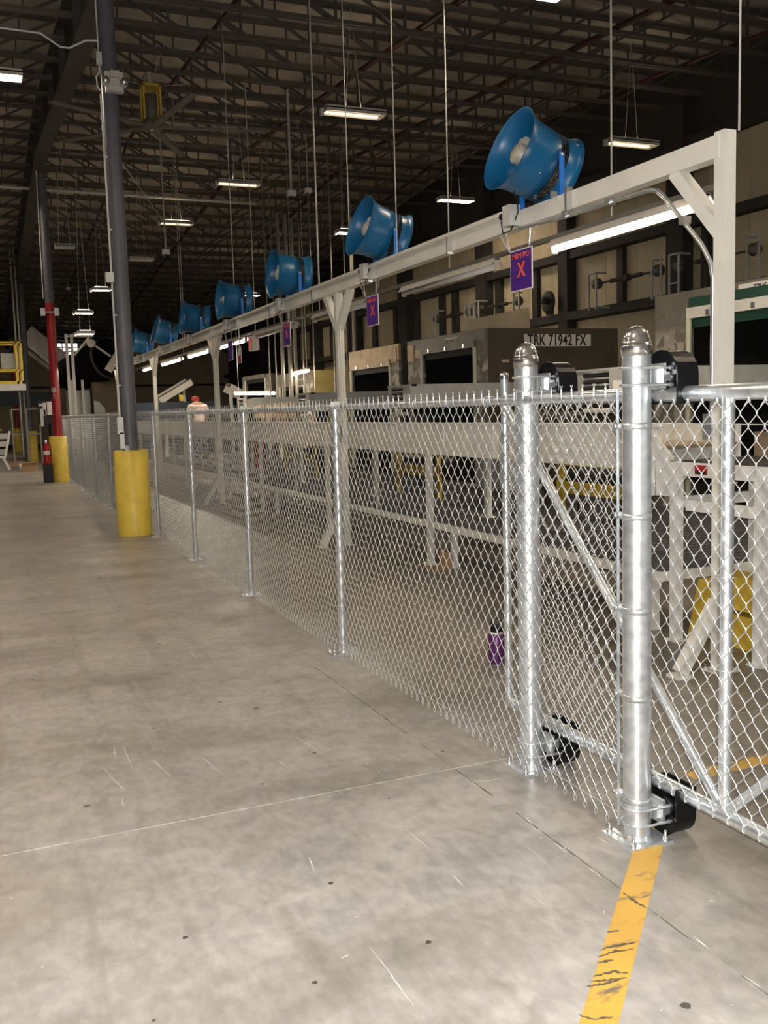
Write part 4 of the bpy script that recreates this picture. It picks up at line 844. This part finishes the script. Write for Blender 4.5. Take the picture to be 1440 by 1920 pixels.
# ================================================================== JUG, BOX, PERSON
t = thing('water_jug', 'purple metal water jug with black lid on the floor behind the fence', 'jug', (.8, 5.58, 0))
MB().lathe([(0, .012), (.055, .012), (.058, .02), (.058, .21), (.05, .225), (.04, .23)], (.8, 5.58, 0), n=24).build('body', 'jug', t); MB().lathe([(0, 0), (.056, 0), (.058, .02)], (.8, 5.58, 0), n=24).build('base_ring', 'steel', t); MB().lathe([(.052, .222), (.05, .235), (.042, .238)], (.8, 5.58, 0), n=24).build('neck_ring', 'steel', t)
MB().lathe([(.045, .235), (.046, .27), (.03, .28), (0, .28)], (.8, 5.58, 0), n=20).build('lid', 'blackp', t); MB().tube([(.76, 5.58, .26), (.76, 5.58, .3), (.78, 5.58, .325), (.82, 5.58, .325), (.84, 5.58, .3), (.84, 5.58, .26)], .006, 6).build('handle', 'blackp', t)
t = thing('cardboard_box', 'small open cardboard box lying by a cream conveyor leg', 'box', (2.2, 9.35, 0)); MB().span((2.08, 9.2, 0), (2.3, 9.45, .012)).build('base', 'cardb', t); MB().span((2.28, 9.2, .012), (2.3, 9.45, .18)).build('side', 'cardb', t); MB().bar((2.08, 9.32, .01), (2.0, 9.32, .05), .2, .006).build('flap', 'cardb', t)
def skin(name, pts, edges, m, parent, sub=2):
    og = ORG[parent.name]; me = D.meshes.new(name); me.from_pydata([tuple(a-b for a, b in zip(p, og)) for p, r in pts], edges, []); o = D.objects.new(name, me); COL.objects.link(o); o.parent = parent; ORG[o.name] = og
    me.materials.append(M[m]); md = o.modifiers.new('Skin', 'SKIN'); md.use_smooth_shade = True
    if not me.skin_vertices: me.attributes
    for v, (p, r) in zip(me.skin_vertices[0].data, pts): v.radius = (r, r) if not isinstance(r, tuple) else r
    me.skin_vertices[0].data[0].use_root = True
    s = o.modifiers.new('Sub', 'SUBSURF'); s.levels = sub; s.render_levels = sub; return o
def person(x, y, z):
    t = thing('person', 'person in a red cap and pale pink shirt bending over behind the fence', 'person', (x, y, z))
    K = 1.08; W = lambda a, b, c: (x+a*K, y+b*K, z+c*K)
    # facing away (+Y), leaning forward
    J = [(W(0, 0, .92), .15), (W(0, .05, 1.1), .15), (W(0, .14, 1.3), .17), (W(0, .22, 1.42), .12), (W(0, .31, 1.47), .062), (W(0, .39, 1.51), .088), (W(0, .43, 1.57), .082),
         (W(.19, .18, 1.38), .075), (W(.27, .25, 1.15), .055), (W(.24, .45, 1.02), .042), (W(-.19, .18, 1.38), .075), (W(-.27, .25, 1.15), .055), (W(-.24, .45, 1.02), .042),
         (W(.1, 0, .85), .1), (W(.12, .04, .48), .07), (W(.12, -.02, .1), .048), (W(.13, .12, .04), .04), (W(-.1, 0, .85), .1), (W(-.12, .04, .48), .07), (W(-.12, -.02, .1), .048), (W(-.13, .12, .04), .04),
         (W(.23, .53, 1.0), .04), (W(-.23, .53, 1.0), .04)]
    E_ = [(0, 1), (1, 2), (2, 3), (3, 4), (4, 5), (5, 6), (3, 7), (7, 8), (8, 9), (3, 10), (10, 11), (11, 12), (0, 13), (13, 14), (14, 15), (15, 16), (0, 17), (17, 18), (18, 19), (19, 20), (9, 21), (12, 22)]
    for s, h in ((1, 21), (-1, 22)):
        for k in range(5):
            n = len(J); L = (.05, .075, .08, .075, .06)[k]; dx = (-.045 if k == 0 else -.025+.017*(k-1)+.0)*s
            J.append((W(s*.23+dx*.9, .545 if k == 0 else .575, .99), .011)); J.append((W(s*.23+dx*1.3, .575+L*.6, .975), .009)); J.append((W(s*.23+dx*1.3, .575+L, .955), .008)); E_ += [(h, n), (n, n+1), (n+1, n+2)]
    skin('body', J, E_, 'skin', t, 1)
    S = [(W(0, .0, .9), .17), (W(0, .05, 1.1), .168), (W(0, .14, 1.3), .2), (W(0, .22, 1.42), .15), (W(.19, .18, 1.38), .09), (W(.26, .23, 1.2), .075), (W(-.19, .18, 1.38), .09), (W(-.26, .23, 1.2), .075)]
    skin('shirt', S, [(0, 1), (1, 2), (2, 3), (3, 4), (4, 5), (3, 6), (6, 7)], 'shirt', t)
    S = [(W(0, 0, .93), .155), (W(.1, 0, .85), .115), (W(.12, .04, .48), .085), (W(.12, -.02, .12), .065), (W(-.1, 0, .85), .115), (W(-.12, .04, .48), .085), (W(-.12, -.02, .12), .065)]
    skin('trousers', S, [(0, 1), (1, 2), (2, 3), (0, 4), (4, 5), (5, 6)], 'jeans', t)
    c = MB().lathe([(.112, 1.64), (.115, 1.69), (.1, 1.745), (.055, 1.78), (0, 1.785)], (x, y+.44, z), n=20); c.box((x, y+.58, z+1.655), (.15, .12, .015)); c.build('cap', 'cap', t)
    for s in (-1, 1): MB().lathe([(0, -.01), (.022, 0), (0, .012)], (x+s*.098, y+.42, z+1.6), axis='x', n=10).build('ear', 'skin', t)
    for s in (-1, 1): MB().prism([(y-.1, z+.0), (y+.2, z), (y+.19, z+.05), (y+.02, z+.1), (y-.09, z+.1)], 'x', x+s*.125-.045, x+s*.125+.045).build('shoe', 'blackp', t)
pp = on(366, 742, x=3.55); person(float(pp[0]), float(pp[1])-.44, .479)
# ================================================================== FAR END OF THE HALL, LEFT OF THE FENCE
def zx(px, py, Yv): p = on(px, py, y=Yv); return float(p[0]), float(p[2])
Yp = 36.
t = thing('yellow_platform', 'yellow railed maintenance platform with white deck beyond the red column', 'platform', (zx(20, 720, Yp)[0], Yp, zx(20, 728, Yp)[1]))
x1, zt = zx(40, 640, Yp); x0 = x1-1.6; zd = zx(40, 720, Yp)[1]; zm = zx(40, 692, Yp)[1]
for yy in (Yp, Yp+1.2):
    MB().span((x0, yy-.03, zt-.06), (x1, yy+.03, zt)).build('rail', 'yellow', t); MB().span((x0, yy-.03, zm-.05), (x1, yy+.03, zm)).build('rail', 'yellow', t); MB().span((x0, yy-.03, zd), (x1, yy+.03, zd+.1)).build('toe_board', 'yellow', t)
    for xx in (x1-.06, x1-.22, x0): MB().span((xx, yy-.03, zd), (xx+.06, yy+.03, zt)).build('post', 'yellow', t)
MB().span((x0, Yp-.05, zd-.22), (x1+.05, Yp+1.3, zd)).build('deck', 'white', t); MB().span((x0+.3, Yp-.05, zm), (x1-.75, Yp+.05, zt-.35)).build('panel', 'yellow', t); MB().span((x1-.7, Yp+.1, zm+.02), (x1-.1, Yp+.2, zt-.4)).build('panel', 'greym', t)
for xx in (x0+.05, x1-.08): MB().span((xx, Yp+1.1, 0), (xx+.08, Yp+1.2, zd-.22)).build('leg', 'walldark', t)
Yr = 41.4
xa = zx(46, 800, Yr)[0]; t = thing('conduit_riser', 'pair of pale conduits rising beside the plain dark column', 'conduit', (xa, Yr, 0)); zt2 = zx(18, 392, Yr)[1]
for d in (0, .14): MB().tube([(xa-.1+d, Yr, .3), (xa-.1+d, Yr, zt2)], .04, 8).build('pipe', 'cond', t)
MB().tube([(xa+.04, Yr, zt2), (xa+.2, Yr, zt2+.12), (xa+2.9, Yr, zt2+.05), (xa+3.1, Yr, zt2-.1), (xa+3.1, Yr, zt2-1.1)], .035, 8).build('pipe', 'cond', t)
p = on(28, 868, z=0); Yq = float(p[1]); t = thing('pipe_barrier', 'grey pipe barrier frame on the floor by the plain column', 'barrier', (float(p[0]), Yq, 0)); zq = zx(28, 768, Yq)[1]; zq2 = zx(28, 815, Yq)[1]
xs_ = [float(p[0]), zx(56, 868, Yq)[0], zx(80, 866, Yq)[0]]
for x in xs_: MB().tube([(x, Yq, 0), (x, Yq, zq)], .04, 8).build('post', 'cond', t)
for z in (zq, zq2): MB().tube([(xs_[0], Yq, z), (xs_[-1], Yq, z)], .035, 8).build('rail', 'cond', t)
# extinguisher stand by the red column
xe, ze = zx(86, 825, 27.9); zl = zx(87, 870, 27.9)[1]
t = thing('fire_extinguisher', 'red fire extinguisher standing beside the red column sleeve', 'fire extinguisher', (xe+.02, 27.9, zl-.0))
MB().lathe([(0, 0), (.085, 0), (.09, .03), (.09, .5), (.06, .56), (.03, .58)], (xe, 27.9, zl), n=18).build('cylinder', 'extred', t); MB().lathe([(.0905, .26), (.0905, .36)], (xe, 27.9, zl), n=18).build('label_band', 'paper', t); MB().box((xe, 27.9, zl+.62), (.05, .1, .08)).build('valve', 'steel', t); MB().tube([(xe+.02, 27.84, zl+.62), (xe+.1, 27.8, zl+.5), (xe+.1, 27.8, zl+.2)], .012, 6).build('hose', 'rubber', t)
if zl > .03: MB().span((xe-.12, 27.78, 0), (xe+.12, 28.02, zl)).build('stand', 'walldark', t)
t = thing('notice_stand', 'narrow stand of white notices beside the red column', 'notice board', (zx(84, 800, 28.6)[0], 28.6, 0))
x0 = zx(73, 800, 28.6)[0]; MB().span((x0+.1, 28.62, 0), (x0+.15, 28.67, 2.2)).build('post', 'walldark', t)
for (pa, pb, ya, yb) in ((73, 79, 757, 762), (81, 86, 755, 779), (89, 97, 753, 778), (77, 80, 766, 800), (83, 85, 768, 780)):
    a, b = zx(pa, yb, 28.6), zx(pb, ya, 28.6); MB().span((a[0], 28.59, a[1]), (b[0], 28.61, b[1])).build('notice', 'paper', t)
MB().span((x0, 28.61, 1.6), (x0+.42, 28.63, 2.25)).build('backing', 'walldark', t)
# slatted bin, cardboard sheet, carton
p = on(12, 882, z=0); Yk = float(p[1]); xk = float(p[0])
t = thing('slatted_bin', 'grey slatted bin on splayed white legs at the aisle edge', 'bin', (xk-.6, Yk, 0))
for k in range(3): MB().span((xk-1.4, Yk, .55+k*.27), (xk+.05+k*.06, Yk+.05, .74+k*.27)).build('slat', ('greym', 'fixt', 'greym')[k], t)
MB().bar((xk+.0, Yk+.02, .5), (xk+.2, Yk+.02, 1.35), .08).build('corner_post', 'white', t); MB().span((xk-1.4, Yk-.02, .42), (xk+.02, Yk+.07, .5)).build('base_rail', 'white', t); MB().bar((xk-.08, Yk, .45), (xk+.12, Yk, .02), .09).build('leg', 'white', t); MB().bar((xk-1.3, Yk, .45), (xk-1.4, Yk, .02), .09).build('leg', 'white', t); MB().span((xk-1.3, Yk+.1, .02), (xk-.2, Yk+.9, .4)).build('tray', 'navy', t); MB().lathe([(0, 1.3), (.3, 1.33), (.5, 1.38), (.3, 1.5), (0, 1.55)], (xk-.5, Yk+.3, 0), n=12).build('bag', 'tape', t)
p = on(36, 874, z=0); t = thing('cardboard_sheet', 'flattened cardboard sheet on the floor by the slatted bin', 'cardboard', (float(p[0]), float(p[1]), 0)); MB().box((p[0], p[1]+.4, .06), (.8, .9, .02), Matrix.Rotation(.12, 3, 'X')).build('sheet', 'cardb', t); MB().box((p[0]+.1, p[1]+.6, .025), (.5, .3, .05)).build('folded_edge', 'cardb', t)
p = on(41, 881, z=0); o = MB().lathe([(0, 0), (.07, 0), (.1, .2), (.095, .2), (.065, .01), (0, .01)], (p[0], p[1], 0), n=14).build('paper_cup', 'paper'); tag(o, 'white paper cup on the floor by the cardboard sheet', 'cup')
p = on(57, 884, z=0); o = MB().span((p[0]-.25, p[1], 0), (p[0]+.25, p[1]+.35, .3)).span((p[0]-.25, p[1]-.12, .29), (p[0]+.25, p[1], .3)).build('carton', 'cardb'); tag(o, 'low open brown carton on the floor near the yellow sleeve', 'carton')
# navy conveyor bridge, white chute with black mouth, tower
x0, z0 = zx(-30, 762, 46.); x1, z1 = zx(97, 735, 46.)
t = thing('conveyor_bridge', 'navy conveyor bridge crossing the aisle far behind the red column', 'conveyor', ((x0+x1)/2, 46, z0)); MB().span((x0, 46, z0), (x1, 46.1, z1)).build('side_plate', 'navy', t); MB().span((x0, 47.2, z0), (x1, 47.3, z1)).build('side_plate', 'navy', t); MB().span((x0, 46.1, z0+.1), (x1, 47.2, z0+.2)).build('belt', 'walldark', t)
for xx in (x0+.3, x1-.2): MB().span((xx, 46.5, 0), (xx+.12, 46.62, z0+.1)).build('leg', 'walldark', t)
Yh = 43.5
pa, pb = on(48, 625, y=Yh), on(132, 690, y=Yh)
t = thing('white_chute', 'white inclined chute sloping down to the black mouth', 'chute', (float(pb[0]), Yh, 0)); d = Vector(pb)-Vector(pa)
MB().bar(Vector(pa), Vector(pb)+d*.12, .06, .8, (0, 0, 1)).build('side_plate', 'fixt', t); MB().bar(Vector(pa)+Vector((0, 1.3, 0)), Vector(pb)+d*.12+Vector((0, 1.3, 0)), .06, 1.05).build('side_plate', 'fixt', t); MB().bar(Vector(pa)+Vector((0, .65, -.45)), Vector(pb)+d*.12+Vector((0, .65, -.45)), 1.3, .05).build('bed', 'belt', t)
MB().bar(Vector(pa)+Vector((.2, -.05, -.6)), Vector(pb)+Vector((0, -.05, -.62)), .05, .1).build('edge_rail', 'white', t); MB().span((pb[0]-.6, Yh+.6, 0), (pb[0]-.45, Yh+.75, pb[2]-.5)).build('leg', 'white', t)
a, b = Vector(on(140, 700, y=42.)), Vector(on(205, 672, y=39.5)); ax = (b-a).normalized(); T = Matrix.Translation(a) @ ax.to_track_quat('Z', 'Y').to_matrix().to_4x4(); L = (b-a).length
t = thing('chute_mouth', 'big black rounded chute mouth on a white frame behind the fence', 'chute', (float(a.x), 41, 0)); m = MB().lathe([(.72, -.3), (.78, L*.3), (.8, L), (.75, L), (.7, L*.3), (.6, 0), (0, 0)], n=28); m.v = [tuple(T @ Vector(p)) for p in m.v]; m.build('hood', 'blackhood', t)
m = MB().lathe([(.8, L), (.86, L+.02), (.86, L+.1), (.78, L+.1)], n=28); m.v = [tuple(T @ Vector(p)) for p in m.v]; m.build('mouth_rim', 'roller', t)
x0, z0 = zx(176, 778, 40.); x1, z1 = zx(218, 716, 40.); MB().span((x0, 40, 0), (x1, 40.8, z1)).build('panel', 'brownp', t); MB().span((x0-.9, 40.4, 0), (x0-.05, 41.4, z1-.3)).build('machine_body', 'greym', t)
for dx in (-.8, -.4): MB().span((x0+dx, 40.1, 0), (x0+dx+.1, 40.2, z1+.1)).build('leg', 'white', t)
MB().prism([(x0-.1, 1.9), (x0+.5, 1.9), (x0+.45, 2.5), (x0+.2, 2.75), (x0-.1, 2.75)], 'y', 39.6, 39.65).build('shield', 'white', t) if 0 else MB().add([(x0, 39.7, 1.7), (x0+.45, 39.7, 1.7), (x0+.4, 39.7, 2.1), (x0+.2, 39.7, 2.35), (x0, 39.7, 2.4), (x0, 39.76, 1.7), (x0+.45, 39.76, 1.7), (x0+.4, 39.76, 2.1), (x0+.2, 39.76, 2.35), (x0, 39.76, 2.4)], [(0, 1, 2, 3, 4), (9, 8, 7, 6, 5), (0, 5, 6, 1), (1, 6, 7, 2), (2, 7, 8, 3), (3, 8, 9, 4), (4, 9, 5, 0)]).build('shield', 'greym', t)
MB().bar(b+Vector((-.1, -.2, -.5)), b+Vector((.45, -.3, .35)), .12, .3).build('lip', 'white', t)
xt, zt = zx(121, 626, 38.5); t = thing('tower_frame', 'white steel tower frame with a lamp arm beside the black chute mouth', 'steel frame', (xt+.2, 38.5, 0)); xr = zx(131, 626, 38.5)[0]
for x in (xt, xr): MB().span((x, 38.5, 0), (x+.1, 38.6, zt)).build('post', 'white', t)
for z in (zt-.05, zt-.5, 1.3, .6): MB().span((xt+.1, 38.5, z-.06), (xr, 38.58, z)).build('rung', 'white', t)
MB().span((xr+.1, 38.5, zt-.12), (xr+.85, 38.6, zt)).build('arm', 'white', t); MB().bar((xr+.1, 38.55, zt-.8), (xr+.7, 38.55, zt-.12), .08).build('arm_brace', 'white', t); MB().lathe([(0, -.08), (.16, -.08), (.16, .08), (0, .08)], (xr+.75, 38.5, zt-.35), axis='y', n=16).build('pulley', 'white', t); MB().bar((xr+.9, 38.5, zt-.45), (xr+1.45, 38.5, zt-.85), .07).build('stay', 'white', t)
# inclined conveyors beyond the second and third Y posts
for (pa, pb, yv, lb) in (((300, 752), (360, 716), 36., 'cream inclined conveyor rising behind the third Y-braced post'), ((432, 725), (456, 738), 34., 'small cream conveyor end sloping down past the pallets')):
    a, b = Vector(on(*pa, y=yv)), Vector(on(*pb, y=yv)); t = thing('inclined_conveyor', lb, 'conveyor', (float(a.x), yv, 0)); MB().bar(a, b, .05, .22).build('side_plate', 'cream', t); MB().bar(a+Vector((0, .8, 0)), b+Vector((0, .8, 0)), .05, .35).build('side_plate', 'cream', t); MB().bar(a+Vector((0, .4, .1)), b+Vector((0, .4, .1)), .75, .03).build('belt', 'belt', t)
    for c in (a.lerp(b, .2), a.lerp(b, .8)): MB().span((c.x-.05, yv+.3, 0), (c.x+.05, yv+.4, c.z)).build('leg', 'white', t)
x0, z0 = zx(258, 775, 33.); x1, z1 = zx(405, 752, 33.)
t = thing('navy_conveyor', 'navy conveyor side running level behind the person in the red cap', 'conveyor', ((x0+x1)/2, 33, 0)); MB().span((x0, 33, z0-.2), (x1, 33.08, z1)).build('side_plate', 'navy', t); MB().span((x0, 33.9, z0-.2), (x1, 33.98, z1)).build('side_plate', 'navy', t); MB().span((x0, 33.08, z0), (x1, 33.9, z0+.05)).build('belt', 'walldark', t)
for xx in (x0+.1, (x0+x1)/2, x1-.2): MB().span((xx, 33.4, 0), (xx+.1, 33.5, z0)).build('leg', 'walldark', t)
a = zx(337, 740, 32.9); b = zx(345, 752, 32.9); MB().span((a[0], 32.97, b[1]), (b[0], 33.0, a[1])).build('yellow_tag', 'yellowtag', t)
# grey machines under the far dock, seen through the mesh
tag(MB().span((3.4, 21.2, .48), (3.7, 22.0, 1.3)).span((3.38, 21.18, 1.3), (3.72, 22.02, 1.34)).build('parts_bin', 'red'), 'red steel parts bin on the platform under the far belt', 'bin')
